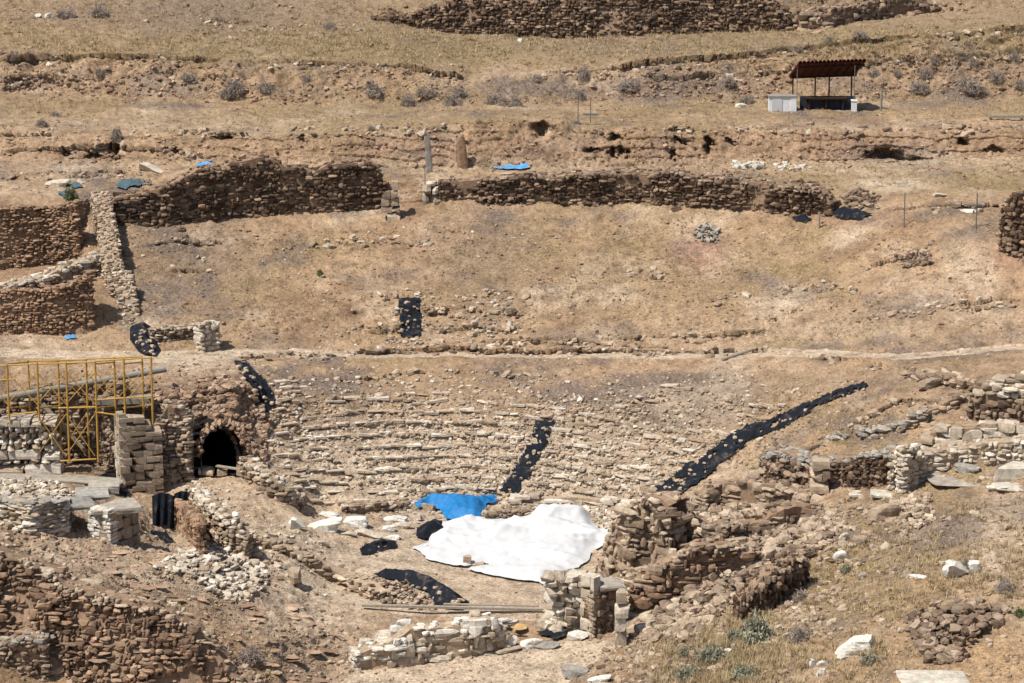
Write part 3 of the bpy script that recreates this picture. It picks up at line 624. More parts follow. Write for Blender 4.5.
course_pile('masonry_stack', 'stepped stack of worn blocks at the right end of the tall dark wall', [(385,399,222,213,1),(379,398,213,207,2),(379,397,206,199,2),(380,396,199,192,2),(390,397,190,182,1)], 'mixed', depth=.6)
course_pile('masonry_stack', 'lumpy pale masonry pillar at the left end of the long low dark wall', [(421,438,206,195,2),(420,438,195,187,2),(424,436,187,182,1)], 'pale', depth=.9, kind='rock')
def each_stone(label, poly, count, size, mat, group, cat='stone'):
    for a, b in rand_in(poly, count):
        p = hit(a, b); s = size[0] + (size[1] - size[0]) * RNG.random() ** 2; mb = MB(); mb.stones([p + [0, 0, s * .15]], np.array([[s * 1.2, s * .9, s * .6]]), rot([random.uniform(-3, 3)], [random.gauss(0, .2)], [0.0]))
        mb.build('stone', [M[mat]], label=label, cat=cat, group=group)
# posts and pillars on the excavated terrace
def slabpost(name, label, u, vb, vt, wpx, mat, cat, lean=0.0, taper=.8, d=.3):
    p = hit(u, vb); Y = p[1]; h = zat(vt, Y) - p[2]; wv = wpx / pxm(Y); n = 9; mb = MB(); an = np.arange(10) * 2 * math.pi / 10; rings = []
    for i in range(n):
        t = i / (n - 1); r = (1 - (1 - taper) * t) * (1 + .12 * random.uniform(-1, 1))
        ct = np.sign(np.cos(an)) * np.abs(np.cos(an)) ** .6; st = np.sign(np.sin(an)) * np.abs(np.sin(an)) ** .6
        rings.append(np.stack([p[0] + lean * h * t + ct * wv / 2 * r, p[1] + st * d / 2 * r, p[2] - .3 + (h + .3) * t + 0 * an + (.06 * np.cos(an + 1) if i == n - 1 else 0)], 1))
    V = np.concatenate(rings + [rings[-1].mean(0)[None]]); i = np.arange(10); j = (i + 1) % 10
    F = np.concatenate([np.stack([r * 10 + i, r * 10 + j, (r + 1) * 10 + j, (r + 1) * 10 + i], 1) for r in range(n - 1)])
    V = V + .03 * fbm(V, 5, 2, int(u))[:, None]
    return mk(name, V, [F, np.stack([(n - 1) * 10 + i, (n - 1) * 10 + j, 0 * i + n * 10], 1)], M[mat], label=label, cat=cat)
slabpost('standing_slab', 'grey weathered upright slab in the gap above the seating bank', 430, 172, 136, 8, 'grey', 'standing stone', lean=-.08, taper=.7, d=.2)
slabpost('earth_pillar', 'reddish-brown earth pillar left standing before the excavated cut', 463, 167, 138, 12, 'earth', 'earth pillar', lean=-.06, taper=.6, d=.5)
slabpost('earth_pillar', 'small pale earth stub beside the reddish-brown pillar', 457, 158, 138, 5, 'mudpale', 'earth pillar', taper=.8, d=.3)

# ------------------------------------------------------------ shelter on the terrace
def shelter():
    o = hit(814, 112); Y = o[1] + .25; k = FPX / Y
    X = lambda u: (u - 512) / k
    Z = lambda v, y=None: zat(v, Y if y is None else y)
    g = Z(111.5); cx = X(826)
    t = thing('picnic_shelter', (cx, Y, g), 'open shelter with brown-red tiled lean-to roof and white counter', 'shelter')
    wdt = X(856) - X(796); dpt = 3.0; yaw = math.radians(9); cs, sn = math.cos(yaw), math.sin(yaw)
    fl = MB(); fl.box((cx + .05, Y + 1.4, g - .14), (wdt + .5, 3.0, .3), 0); fl.build('floor_slab', M['conc'], t)
    # roof: high at the front, low at the back, tiles end in a scalloped edge
    fx0, fx1 = X(799), X(868); zf = Z(63.5); zb_ = Z(76, Y + dpt) 
    f0 = np.array([fx0, Y - .25, zf]); f1 = np.array([fx1, Y + .35, Z(61.5, Y + .35)]); bo = np.array([-(4.5) / k, dpt, zb_ - zf])
    ax = (f1 - f0); L = np.linalg.norm(ax); ax /= L; dn = bo / np.linalg.norm(bo); up = np.cross(ax, dn); up *= np.sign(up[2])
    deck = MB(); q = []
    for a in (0, 1):
        for b in (0, 1):
            for c in (0, 1): q.append(f0 + ax * L * a + bo * b + up * (.05 * c - .02))
    deck.raw(q, [[0, 1, 3, 2], [4, 6, 7, 5], [0, 4, 5, 1], [2, 3, 7, 6], [0, 2, 6, 4], [1, 5, 7, 3]])
    roof = deck.build('roof', M['rust'], t)
    n = 17; tl = MB(); i = np.arange(7)
    for j in range(n):
        c = f0 + ax * L * (j + .5) / n + up * .03 - dn * .12; r = L / n / 2 * .98; an = i * math.pi / 6
        arc = [ax * r * math.cos(a) + up * r * 1.15 * math.sin(a) for a in an]; arc2 = [x * .8 for x in arc]
        V = [c + a for a in arc] + [c + a + bo + dn * .15 for a in arc] + [c + a for a in arc2]
        F = [[a, a + 1, a + 8, a + 7] for a in range(6)] + [[a, a + 14, a + 15, a + 1] for a in range(6)]; tl.raw(V, F)
    tl.build('roof_tiles', M['rust'], roof)
    bm_ = MB()
    for j in range(8):
        c = f0 + ax * L * (j + .5) / 8 - up * .07; bm_.tube(c, c + bo * .98, .045, 6)
    for b in (.12, .9): bm_.tube(f0 + bo * b - up * .15, f0 + bo * b + ax * L - up * .15, .07, 8)
    bm_.build('rafters', M['woodb'], roof)
    fh = lambda x, y: f0[2] + (x - f0[0]) / (f1[0] - f0[0]) * (f1[2] - f0[2]) + (y - Y) / dpt * bo[2] - .12
    for (u, y) in ((799, .2), (857, .25)):
        x = X(u); mb = MB(); mb.tube((x, Y + y, g), (x, Y + y, fh(x, Y + y)), .025, 8); mb.build('post', M['steel'], t)
    for u in (794.5, 817, 831, 853.5):
        x = X(u) * (Y + 2.8) / Y; mb = MB(); mb.tube((x, Y + 2.8, g), (x, Y + 2.8, fh(x, Y + 2.8)), .045, 8); mb.build('post', M['woodb'], t)
    bw = MB(); bw.box(((X(800) + X(856)) / 2 * 1.01, Y + .75, g + .42), (X(856) - X(800), .15, .86)); bw.build('low_wall', M['bluew'], t)
    bt = MB(); x0, x1 = X(808), X(850); bt.box(((x0 + x1) / 2, Y + .6, g + .76), (x1 - x0, .75, .09)); 
    for x in (x0 + .25, (x0 + x1) / 2, x1 - .25): bt.box((x, Y + .6, g + .36), (.08, .6, .7))
    bt.build('table', M['woodb'], t)
    c1 = MB(); x0, x1 = X(771), X(799); zt = Z(97.5); c1.box(((x0 + x1) / 2, Y + .3, (g + zt) / 2), (x1 - x0, .7, zt - g)); ct = c1.build('counter', M['whitew'], t)
    c2 = MB(); c2.box(((x0 + x1) / 2, Y + .3, zt + .05), (x1 - x0 + .1, .8, .1)); c2.build('countertop', M['conc'], ct)
    c3 = MB(); c3.box((X(779), Y - .065, g + .40), (.62, .03, .74)); c3.build('cupboard_door', M['tarp'], ct)
    c4 = MB(); c4.box((X(795.5), Y - .07, g + .38), (.35, .05, .76)); c4.build('end_pier', M['whitew'], ct)
    s = MB(); s.box((X(857), Y + .2, g + .3), (.3, .4, .62)); s.box((X(857), Y + .2, g + .66), (.38, .46, .07)); s.build('side_block', M['whitew'], t)
shelter()
def pole(name, label, u, vb, vt, r=.035, mat='steel', cat='post', lean=0, group=None, extra=None):
    p = hit(u, vb); h = zat(vt, p[1]); mb = MB(); mb.tube((p[0], p[1], p[2] - .3), (p[0] + lean * (h - p[2]), p[1], h), r, 8)
    if extra: extra(mb, p, h)
    return mb.build(name, [M[mat]], label=label, cat=cat, group=group)
pole('marker_post', 'grey post standing right of the shelter', 881, 111, 90, .07, 'conc')
pole('fence_stake', 'thin metal stake in dry grass below the right end of the terrace', 904, 227, 193, .03)
pole('fence_stake', 'metal stake with a crossbar near the right-hand rubble pillar', 976, 229, 193, .035, extra=lambda mb, p, h: (mb.tube((p[0] - .7, p[1], h - .6), (p[0] + .35, p[1], h - .75), .03), mb.tube((p[0] - .5, p[1] - .1, h - .65), (p[0] + .6, p[1], h - .62), .02)))
pole('wooden_stake', 'short pale stake before the black cloth at the end of the long low wall', 819, 228, 212, .06, 'wood')
pole('metal_stake', 'thin stake below the grey upright slab', 425, 185, 165, .025)
def mast(mb, p, h):
    mb.tube((p[0] + .75, p[1] + .5, p[2]), (p[0] + .75, p[1] + .5, h - .1), .02); mb.tube((p[0], p[1], h - .15), (p[0] + .75, p[1] + .5, h - .25), .02)
    mb.box((p[0] + .75, p[1] + .2, p[2] + .55), (.9, .3, .08)); mb.box((p[0] - .1, p[1], p[2] + .05), (.4, .3, .25))
pole('instrument_mast', 'thin metal frame standing on the terrace above the earth cut', 578, 124, 97, .03, extra=mast, cat='mast')
mb = MB(); p = hit(995, 120); mb.box((p[0] + 1.2, p[1], p[2] + .22), (3.2, .25, .16), m=0); mb.tube((p[0] - .3, p[1], p[2] - .1), (p[0] - .2, p[1], p[2] + .3), .08); mb.tube((p[0] + 1.6, p[1], p[2] - .1), (p[0] + 1.6, p[1], p[2] + .3), .08)
mb.build('low_rail', [M['wood']], label='low grey wooden rail at the right edge of the terrace', cat='rail')

# ------------------------------------------------------------ vaulted entrance
def vault():
    b0 = hit(213, 478); Yf = 135.55; k = FPX / Yf
    X = lambda u: (u - 512) / k
    g = zat(476, Yf)
    t = thing('vaulted_entrance', (X(213), Yf, g), 'dark arched tunnel mouth in a rubble mass left of the seating bank', 'tunnel entrance')
    A = [(191,482),(191,454),(192,444),(196,435),(203,429),(211,427),(219,428),(227,432),(233,440),(236,450),(237,461),(237,482)]
    prof = np.array([(X(u), zat(v, Yf)) for u, v in A]); ln = []
    steps = 14
    for q in range(steps):
        y = Yf - .25 + q * .8; off = -.30 * q
        for (x, z) in prof: ln.append((x + off, y, z))
    V = np.array(ln); n = len(prof); V += .07 * np.stack([fbm(V, 1.8, 2, s) for s in (1, 2, 3)], 1)
    i = np.arange(n - 1); F = np.concatenate([np.stack([r * n + i, r * n + i + 1, (r + 1) * n + i + 1, (r + 1) * n + i], 1) for r in range(steps - 1)])
    e = (steps - 1) * n; V = np.concatenate([V, V[e:e + n].mean(0)[None]]); F3 = np.stack([e + i, e + i + 1, 0 * i + len(V) - 1], 1)
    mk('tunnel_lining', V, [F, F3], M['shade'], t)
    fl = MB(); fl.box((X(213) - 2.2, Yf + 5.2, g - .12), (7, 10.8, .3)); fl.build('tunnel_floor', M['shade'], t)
    r = MB(); Cc, Sz, Rr = [], [], []
    arc = [a for a in A if a[1] < 478]
    pr, _ = resample([(X(u), zat(v, Yf), 0) for u, v in arc], .17)
    c = np.array([X(213), zat(450, Yf)])
    for ring, off in ((0, .06), (1, .22)):
        for (x, z, _q) in pr:
            d = np.array([x, z]) - c; d /= np.linalg.norm(d); q = np.array([x, z]) + d * off
            Cc.append((q[0] + random.gauss(0, .05), Yf + .12 + random.uniform(-.2, .15), q[1] + random.gauss(0, .06))); Sz.append((random.uniform(.14, .36), .5, random.uniform(.12, .3))); Rr.append(math.atan2(d[1], d[0]) + random.gauss(0, .35))
    a = np.array(Rr); R = np.zeros((len(a), 3, 3)); R[:, 0, 0] = np.cos(a); R[:, 0, 2] = -np.sin(a); R[:, 1, 1] = 1; R[:, 2, 0] = np.sin(a); R[:, 2, 2] = np.cos(a)
    r.stones(Cc, np.array(Sz), R); r.build('arch_ring', [M['clod']], t)
    # rubble cladding of the mass round the mouth
    f = MB(); KEEPOUT.append([(188,480),(188,440),(196,428),(213,421),(230,428),(239,446),(240,476)])
    q = rand_in([(150,398),(175,384),(200,378),(236,380),(256,390),(268,420),(262,470),(238,474),(236,440),(214,420),(192,432),(188,478),(156,486),(150,440)], 1000)
    hp = np.array([hit(a, b) for a, b in q]); hole_ = polymask([(188,480),(188,440),(196,428),(213,421),(230,428),(239,446),(240,476)], q[:, 0], q[:, 1]); hp = hp[~hole_]; m = len(hp)
    s = .08 + .34 * RNG.random(m) ** 2; f.stones(hp, np.stack([s * 1.3, s, s * .75], 1), rot(RNG.uniform(-.6, .6, m), RNG.normal(0, .25, m), RNG.normal(0, .25, m)))
    f.build('rubble_facing', [M['clod']], t)
vault()
# ashlar front left of the vault: corner pier with coursed blocks
def ashlar_wall(name, label, l, thick, bl, bh, mat, world=False, cat='wall', rag=0.0, parent=None, gap=.012, deep=.3, kind='ashlar'):
    W, Lt = resample(l if world else uvwall(l), .1); s = np.linspace(0, Lt, len(W)); mb = MB(); Cc, Sz, Yw = [], [], []
    tan = np.gradient(W[:, :2], axis=0); yaw = np.arctan2(tan[:, 1], tan[:, 0]); z = W[:, 2].min() - deep; c = 0
    while z < W[:, 3].max() - .05:
        h = bh * random.uniform(.85, 1.15); sv = 0.0 if c % 2 else -bl * .5
        while sv < Lt:
            a = bl * random.uniform(.7, 1.35); e0, e1 = max(0, sv), min(Lt, sv + a); sv += a
            if e1 - e0 < .12: continue
            mid = (e0 + e1) / 2; zt = np.interp(mid, s, W[:, 3]) + random.uniform(-rag, rag)
            if z + h * .5 > zt: continue
            x, y, yw = np.interp(mid, s, W[:, 0]), np.interp(mid, s, W[:, 1]), np.interp(mid, s, yaw); nx, ny = math.sin(yw), -math.cos(yw); o_ = random.uniform(-.035, .035)
            Cc.append((x - nx * (thick / 2 + o_), y - ny * (thick / 2 + o_), z + h / 2)); Sz.append((e1 - e0 - gap, thick, h - gap)); Yw.append(yw + random.gauss(0, .01))
        z += h; c += 1
    mb.stones(Cc, np.array(Sz), rot(np.array(Yw)), kind=kind)
    return mb.build(name, [M[mat]], parent, label=label if parent is None else None, cat=cat if parent is None else None)
Yp = 133.6
P3 = lambda u, Y, vb, vt: (*unproj(u, vb, Y)[:2], zat(vb, Y), zat(vt, Y))
ashlar_wall('block_wall', 'coursed block wall of squared brown stones left of the tunnel mouth', [P3(121, Yp, 490, 419), P3(140, Yp + .3, 491, 420), P3(164, Yp + .65, 492, 428)], .8, .62, .34, 'ashlar', world=True, rag=.06)
wall('rubble_wall', 'broken rubble shoulder joining the squared block wall to the tunnel mound', [(158,486,424),(170,484,408),(182,482,404),(190,481,420)], 1.0, .3, .17, ('mixed', 'mud'), rag=.2, relief=.2)
ashlar_wall('corner_pier', 'pale narrow return of squared blocks at the corner beside the doorway', [P3(115.5, Yp + 1.5, 470, 412), P3(120.5, Yp + .1, 478, 418)], .35, .7, .42, 'pale', world=True, rag=.0)
course_pile('stone_jamb', 'tall squared stone jamb in the shade behind the scaffold', [(98,106,468,452,1),(98,106,452,436,1),(98,107,436,420,1),(98,106,420,404,1)], 'ashlar', depth=.7, kind='ashlar')
course_pile('stone_jamb', 'second squared stone jamb left of the doorway behind the scaffold', [(68,84,440,428,1),(68,86,428,414,1),(68,84,414,402,1)], 'ashlar', depth=.6, kind='ashlar')
mb = MB(); p = unproj(125, 401, 136.4); mb.box((p[0], p[1] + .3, p[2]), (2.7, .9, .26), rz=.1); mb.build('lintel', [M['conc']], label='grey concrete lintel over the dark doorway behind the scaffold', cat='lintel')
wall('inner_wall', 'shaded rubble wall behind the scaffold and doorway', [(-40,462,398),(0,462,396),(50,462,384),(98,462,380),(120,462,384)], .6, .34, .2, ('brown', 'mud'), rag=.2, relief=.18)
mb = MB(); p = hit(105, 462); mb.box((p[0] + .1, p[1] - .6, p[2] + 1.4), (.8, .1, 2.9)); mb.build('doorway_panel', [M['shade']], label='dark opening of the doorway beside the pale corner pier', cat='doorway') if False else None
mb = MB(); q0 = unproj(42, 404, 137.2); q1 = unproj(86, 452, 136.9); mb.tube(q0, q1, .14, 10, r2=.1); mb.build('chute_pole', [M['wood']], label='brown pole leaning down to the floor behind the scaffold', cat='pole')
mb = MB(); q0 = hit(72, 447) + [0, -.3, .3]; q1 = hit(92, 450) + [0, -.5, .25]; mb.tube(q0, q1, .28, 12); mb.build('black_roll', [M['black']], label='roll of black sheeting lying behind the scaffold', cat='roll')

# ------------------------------------------------------------ yellow scaffold
def scaffold():
    base = hit(66, 461); Yb = 136.2; Yf = 134.9; 
    t = thing('scaffold', (unproj(80, 461, Yf)[0], Yf, base[2]), 'yellow tubular scaffold frame standing over the sunken passage', 'scaffold')
    def P_(u, v, Y): return unproj(u, v, Y)
    posts = [(-14,364,420,0),(7,364,420,0),(28,360,420,1),(37,362,420,0),(58,361,461,1),(66,362,462,0),(86,359,460,1),(95,361,462,0),(114,357,452,1),(123.5,358,462,0),(142,356,440,1),(151,357,445,0)]
    for (u, vt, vb, bk) in posts:
        Y = Yb if bk else Yf; a = P_(u, vt, Y); m_ = MB(); zb = zat(vb, Y); m_.tube((a[0], Y, zb), (a[0], Y, a[2]), .05, 8); m_.tube((a[0], Y, zat(409, Y) - .06), (a[0], Y, zat(409, Y) + .1), .055, 8); m_.build('standard', M['yellow'], t)
    def ledger(u0, v0, u1, v1, Y0, Y1=None, r=.042, nm='ledger'):
        m_ = MB(); m_.tube(P_(u0, v0, Y0), P_(u1, v1, Y0 if Y1 is None else Y1), r, 6); m_.build(nm, M['yellow'], t)
    ledger(-14, 366, 37, 364, Yf); ledger(37, 364, 95, 362, Yf); ledger(95, 361, 152, 357.5, Yf)
    ledger(28, 361, 86, 359.5, Yb); ledger(86, 359, 143, 356.5, Yb)
    ledger(-14, 381, 15, 379, Yf); ledger(7, 415, 37, 412, Yf); ledger(58, 408, 96, 407, Yf); ledger(95, 412, 124, 416, Yf); ledger(95, 400, 151, 396, Yf)
    ledger(60, 461, 96, 459, Yf, nm='foot_ledger')
    for (a, b) in ((7, 28), (37, 58), (66, 86), (95, 114), (123.5, 142)):
        for v in (364, 408): ledger(a, v, b, v - 2, Yf, Yb, nm='transom')
    for (u0, u1) in ((-14, 7), (7, 37), (37, 66), (66, 95), (95, 123.5), (123.5, 151)):
        ledger(u0, 372, u1, 404, Yf, r=.026, nm='brace'); ledger(u0, 404, u1, 372, Yf, r=.026, nm='brace')
    for (u0, u1) in ((28, 58), (58, 86), (86, 114), (114, 142)):
        ledger(u0, 372, u1, 402, Yb, r=.018, nm='brace'); ledger(u0, 402, u1, 372, Yb, r=.018, nm='brace')
    for (u0, u1, Y) in ((37, 66, Yf), (66, 95, Yf), (58, 86, Yb)):
        ledger(u0, 414, u1, 456, Y, r=.026, nm='brace'); ledger(u0, 456, u1, 414, Y, r=.026, nm='brace')
scaffold()
mb = MB(); mb.tube(unproj(-20, 402, 135.4), unproj(166, 369, 138.2), .16, 12); mb.build('grey_pipe', [M['conc']], label='long grey pipe slanting up through the yellow scaffold to the path', cat='pipe')

# ------------------------------------------------------------ left foreground ruins
course_pile('stone_pier', 'pale ruined pier with a broad dark capping at the left edge below the scaffold', [(-30,45,474,465,2),(-30,43,465,460,9,'rock'),(-30,43,460,451,3),(-26,40,452,446,9,'rock'),(-24,38,446,440,9,'rock'),(-24,39,440,434,10,'rock'),(-22,38,434,427,9,'rock'),(-22,41,427,420,5)], 'pale', depth=1.2, kind='block')
heap('rubble_bank', 'pale rubble bank below the ruined pier at the left edge', [(-20,478),(30,478),(75,490),(70,530),(30,535),(-20,520)], 1000, (.12, .45), 'pale', .35)
wall('ledge_wall', 'stack of thin pale slabs with a dark shaded end, left of the squared corner block', [(-10,520,497),(30,536,503),(66,534,500),(70,520,497)], .8, .4, .13, ('pale', 'mudpale'), rag=.08, relief=.14, topmat='grey')
def corner_block():
    Y = hit(112, 545)[1]; 
    t = thing('corner_block', tuple(unproj(112, 543, Y)), 'squared masonry corner with left face coloured white for sun and right face brown for shade', 'masonry corner')
    a, b, c = P3(88, Y + .6, 540, 508), P3(111, Y, 545, 512), P3(140, Y + 1.9, 540, 502)
    ashlar_wall('left_face', '', [a, b], .6, .35, .17, 'white', world=True, parent=t, kind='block'); ashlar_wall('right_face', '', [b, c], .6, .7, .5, 'ashlar', world=True, parent=t)  # lit side in white stone, shaded side in brown: light put into the colours
    cap = MB(); cc = [unproj(114, 505, Y + 1.2) + [0, 0, -.1]]; cap.stones(cc, np.array([[2.2, 1.7, .25]]), rot([.35]), kind='block'); cap.stones([unproj(92, 494, Y + 3.2), unproj(80, 503, Y + 1.5), unproj(104, 487, Y + 4.2)], np.array([[1.5, 1.6, .3], [1.2, 1.3, .3], [1.4, 1.2, .35]]), rot([.2, .4, .1]), kind='block'); cap.build('capping_slab', [M['grey']], t)
corner_block()
rock('broad_slab', 'broad flat grey slab reaching from the left edge towards the pale corner pier', 55, 482, 130, 9, 'grey', dpth=1.2, yaw=0.02, kind='block', cat='slab')
heap('rubble_heap', 'white rubble spill left of the earth corridor', [(150,566),(178,552),(215,546),(262,566),(270,584),(250,600),(225,600),(190,580)], 800, (.08, .5), 'pale', .18, flat=.4)
course_pile('squared_block', 'squared brown block at the right end of the white rubble spill', [(277,291,583,570,1)], 'mixed', depth=.6, kind='rock')
wall('parapet_wall', 'massive orange-brown rubble wall filling the bottom left corner', [(*unproj(u, v, Y)[:2], zat(v, Y) - 5, zat(v, Y)) for (u, v, Y) in ((-40,530,113.2),(0,548,112.6),(30,560,112.2),(62,578,111.8),(100,596,111.4),(130,600,111),(165,604,110.9),(188,624,110.8),(215,652,110.6),(262,690,110.2),(290,720,110))], 1.0, .21, .14, ('orange', 'mud'), world=True, rag=.5, relief=.28, topmat='mixed', missing=.07, lean=.5, tops=.35, rgh=4.5)
wall('buttress', 'stub of rubble buttress jutting out at the bottom left corner', [(*unproj(u, v, Y)[:2], zat(v, Y) - 4, zat(v, Y)) for (u, v, Y) in ((-40,645,110.2),(0,642,110),(30,634,109.9),(44,638,109.9))], .8, .28, .17, ('brown', 'mud'), world=True, rag=.1, relief=.2, topmat='grey')
# ------------------------------------------------------------ corridor
wall('corridor_wall', 'rubble retaining wall with white capstones on the left side of the corridor', [(186,506,482),(198,525,494),(212,540,505),(230,552,520),(246,560,534)], .6, .32, .2, ('mixed', 'mud'), rag=.12, relief=.16, topmat='pale')
wall('corridor_wall', 'ragged rubble wall on the right side of the corridor, from tunnel to dugout', [(243,478,458),(262,492,470),(280,502,482),(296,508,492),(304,506,494)], .6, .35, .22, ('mixed', 'mudpale'), rag=.14, relief=.16, topmat='pale')
wall('low_wall', 'low worn rubble edging along the lower right side of the corridor', [(230,535,524),(262,548,538),(300,562,552),(335,582,570),(372,600,590)], .8, .34, .16, ('mixed', 'mudpale'), rag=.2, relief=.2, missing=.2, topmat='mixed')
wall('corridor_wall', 'smooth earth-faced wall beside the hanging black sheets', [(176,520,500),(190,540,512),(196,552,522)], .4, .4, .3, ('earth', 'mudpale'), rag=.05, relief=.1)
rock('threshold_block', 'larger of two blocks lying in the tunnel mouth', 206, 474, 15, 9, 'mixed', kind='block', cat='block')
rock('threshold_block', 'smaller of two blocks lying in the tunnel mouth', 222, 476, 10, 8, 'mixed', kind='block', cat='block')
mb = MB(); a = hit(219, 464) + [0, -.4, .35]; b = hit(240, 478) + [0, 0, .1]; d = b - a; mb.box((a + b) / 2, (np.linalg.norm(d), .22, .06), rz=math.atan2(d[1], d[0]), M=None); mb.build('plank', [M['wood']], label='pale plank leaning at the right side of the tunnel mouth', cat='plank')
for (u, v, ww, hh, m_, lab) in ((297,530,16,14,'white','pale block leftmost in the row of big blocks beside the corridor'),(325,531,32,15,'white','widest pale block of the row beside the corridor'),(328,518,20,8,'white','pale block lying behind the widest block of the row'),(355,529,26,17,'white','chunky pale block at the right end of the row'),
    (348,536,18,6,'pale','thin flat stone in front of the chunky pale block'),(368,538,26,8,'pale','low stone slab between the block row and the black rag'),(248,536,12,6,'white','small white block on the corridor edge'),(322,546,14,8,'pale','small stone on the rubble edging below the big blocks'),
    (389,532,14,9,'white','small white block at the left of the pile by the blue sheet'),(402,529,17,9,'pale','middle pale block of the pile by the blue sheet'),(396,522,22,8,'white','pale slab on top of the pile by the blue sheet'),(416,521,12,8,'pale','pale block right under the blue sheet corner'),(392,540,16,6,'white','low white block in front of the pile by the blue sheet'),
    (427,511,16,10,'mixed','brown stone weighing down the middle of the blue sheet'),(426,548,8,5,'white','little white rock at the left edge of the big white sheet'),(489,518,18,8,'mixed','brown stone behind the right end of the blue sheet')):
    rock('stone_block', lab, u, v, ww, hh, m_, cat='stone', kind='boulder', yaw=random.uniform(-.3, .3))
# ------------------------------------------------------------ seating tiers
def seating():
    c = hit(500, 470)
    t = thing('stone_seating', (float(c[0]), float(c[1]), float(c[2])), 'curved rows of broken pale stone seats below the path', 'stone seating')
    k = 0
    for r in np.arange(16.9, 26.9, .62):
        mb = MB(); Cc, Sz, Yw, Mi = [], [], [], []; th = math.radians(150); fade = np.clip((26 - r) / 6, .12, 1)
        while th > math.radians(20):
            L = random.uniform(.25, .95); th -= L / r; x, y = CX + r * math.cos(th), CY + r * math.sin(th)
            u = 512 + x / y * FPX * math.cos(PITCH) * (1.0)   # rough column, only used to end the rows at the strips
            z = gz(x, y); pr = np.array([x, y, z - CAMZ]); cz = pr[1] * math.cos(PITCH) - pr[2] * math.sin(PITCH); u = 512 + FPX * pr[0] / cz; vv = 341.5 - FPX * (pr[1] * math.sin(PITCH) + pr[2] * math.cos(PITCH)) / cz
            if u < 262 + max(0, 440 - vv) * .2 or vv > 506 or vv < 372: continue
            if vv > 499 - (u - 650) * .53 and u > 640: continue
            if abs(u - np.interp(vv, [421, 440, 462, 480, 494], [545, 539, 528, 518, 509])) < 15 and vv > 417: continue
            if abs(vv - (497 - (u - 650) * .52)) < 17 and u > 630: continue
            if fbm(np.array([[x * 1.0, y, 3.0 + r]]), .45, 2, 77)[0] > -.05 + fade * .75 - .2: continue
            Cc.append((x, y, z + .0)); Sz.append((L * random.uniform(.95, 1.12), random.uniform(.3, .55), random.uniform(.07, .17))); Yw.append(th + math.pi / 2 + random.gauss(0, .05)); Mi.append(0 if random.random() < .7 else 1)
        run = []; runs = []
        for q in range(len(Cc)):
            if run and math.dist(Cc[q][:2], Cc[run[-1]][:2]) > 1.15 or len(run) > 24: runs.append(run); run = []
            run.append(q)
        runs.append(run)
        for run in runs:
            if len(run) < 2 : continue
            n = len(run); mb = MB(); mb.stones(np.array(Cc)[run], np.array(Sz)[run], rot(np.array(Yw)[run], RNG.normal(0, .05, n), RNG.normal(0, .06, n)), np.array(Mi)[run], kind='block')
            mb.build('seat_row', [M['pale' if r < 22 else 'strewn'], M['strewn']], t)
seating()
wall('orchestra_kerb', 'pale stone kerb at the foot of the seats behind the white sheet', [(516,503,496),(540,504,497),(580,504,497),(610,506,500),(640,508,502)], .5, .8, .25, ('pale', 'mudpale'), rag=.05, relief=.08, kind='block')
wall('orchestra_kerb', 'low brown rubble kerb between the blue sheet and the dugout', [(345,512,504),(380,511,503),(405,509,502)], .5, .4, .2, ('mixed', 'mud'), rag=.1, relief=.12)
wall('rubble_wall', 'short rubble footing right of the blue sheet, half under the white one', [(487,524,512),(505,522,510),(528,520,508)], .6, .26, .15, ('mixed', 'mud'), rag=.1, relief=.12)
heap('rubble_heap', 'pale rubble strip between the white sheet and the seats', [(560,506),(600,512),(640,520),(630,535),(600,528),(560,516)], 480, (.12, .45), 'pale', .3)

# ------------------------------------------------------------ cloths and sheets
def strip(poly): return poly
sheet('white_sheet', 'large white sheet spread over the orchestra floor, held by stones', [(413,549),(424,546),(432,537),(440,531),(443,523),(470,520),(500,522),(520,520),(534,515),(545,514),(560,513),(572,516),(590,523),(604,530),(612,536),(606,545),(592,552),(588,560),(578,570),(562,575),(552,580),(545,586),(530,584),(505,580),(486,577),(468,572),(472,569),(488,567),(484,564),(466,568),(448,566),(430,562),(420,556)], 'tarp', 'tarpaulin', .09, .05,
      bumpf=lambda x, y: .40 * np.exp(-((x - 3.2) ** 2 / 4 + (y - 134.2) ** 2 / 5)) + .18 * np.exp(-((x + .4) ** 2 / 3 + (y - 132.3) ** 2 / 5)) + .15 * np.exp(-((x - 2.0) ** 2 / 2 + (y - 129.5) ** 2 / 6)), wr=.14, fr=.9, crease=.50)
sheet('blue_sheet', 'crumpled bright blue sheet at the foot of the seats', [(414,505),(425,500),(445,501),(460,504),(478,499),(494,497),(499,502),(486,506),(487,521),(478,524),(462,523),(446,521),(440,512),(430,508),(418,510)], 'blue', 'tarpaulin', .08, .08, bumpf=lambda x, y: .35 + 0 * x, wr=.16, fr=1.3)
sheet('black_sheet', 'black sheet draped over a rubble mound on the orchestra floor', [(372,576),(385,573),(402,575),(420,578),(440,586),(455,595),(470,604),(462,611),(445,610),(432,604),(428,594),(412,588),(398,582),(385,580)], 'black', 'geotextile', .09, .06, bumpf=lambda x, y: .45 + 0 * x, wr=.12, fr=1.4)
sheet('black_sheet', 'bunched black cloth at the left corner of the white sheet', [(417,530),(428,523),(442,522),(445,530),(436,538),(424,541),(416,538)], 'black', 'geotextile', .08, .06, bumpf=lambda x, y: .3 + 0 * x, wr=.12)
sheet('black_sheet', 'small black rag on the orchestra floor below the pile of blocks', [(360,550),(372,543),(384,540),(396,542),(397,549),(386,550),(372,555),(362,556)], 'black', 'geotextile', .08, .04, bumpf=lambda x, y: .15 + 0 * x, wr=.1, torn=.35)
CEN = [(545,421),(539,440),(528,462),(518,480),(509,494)]
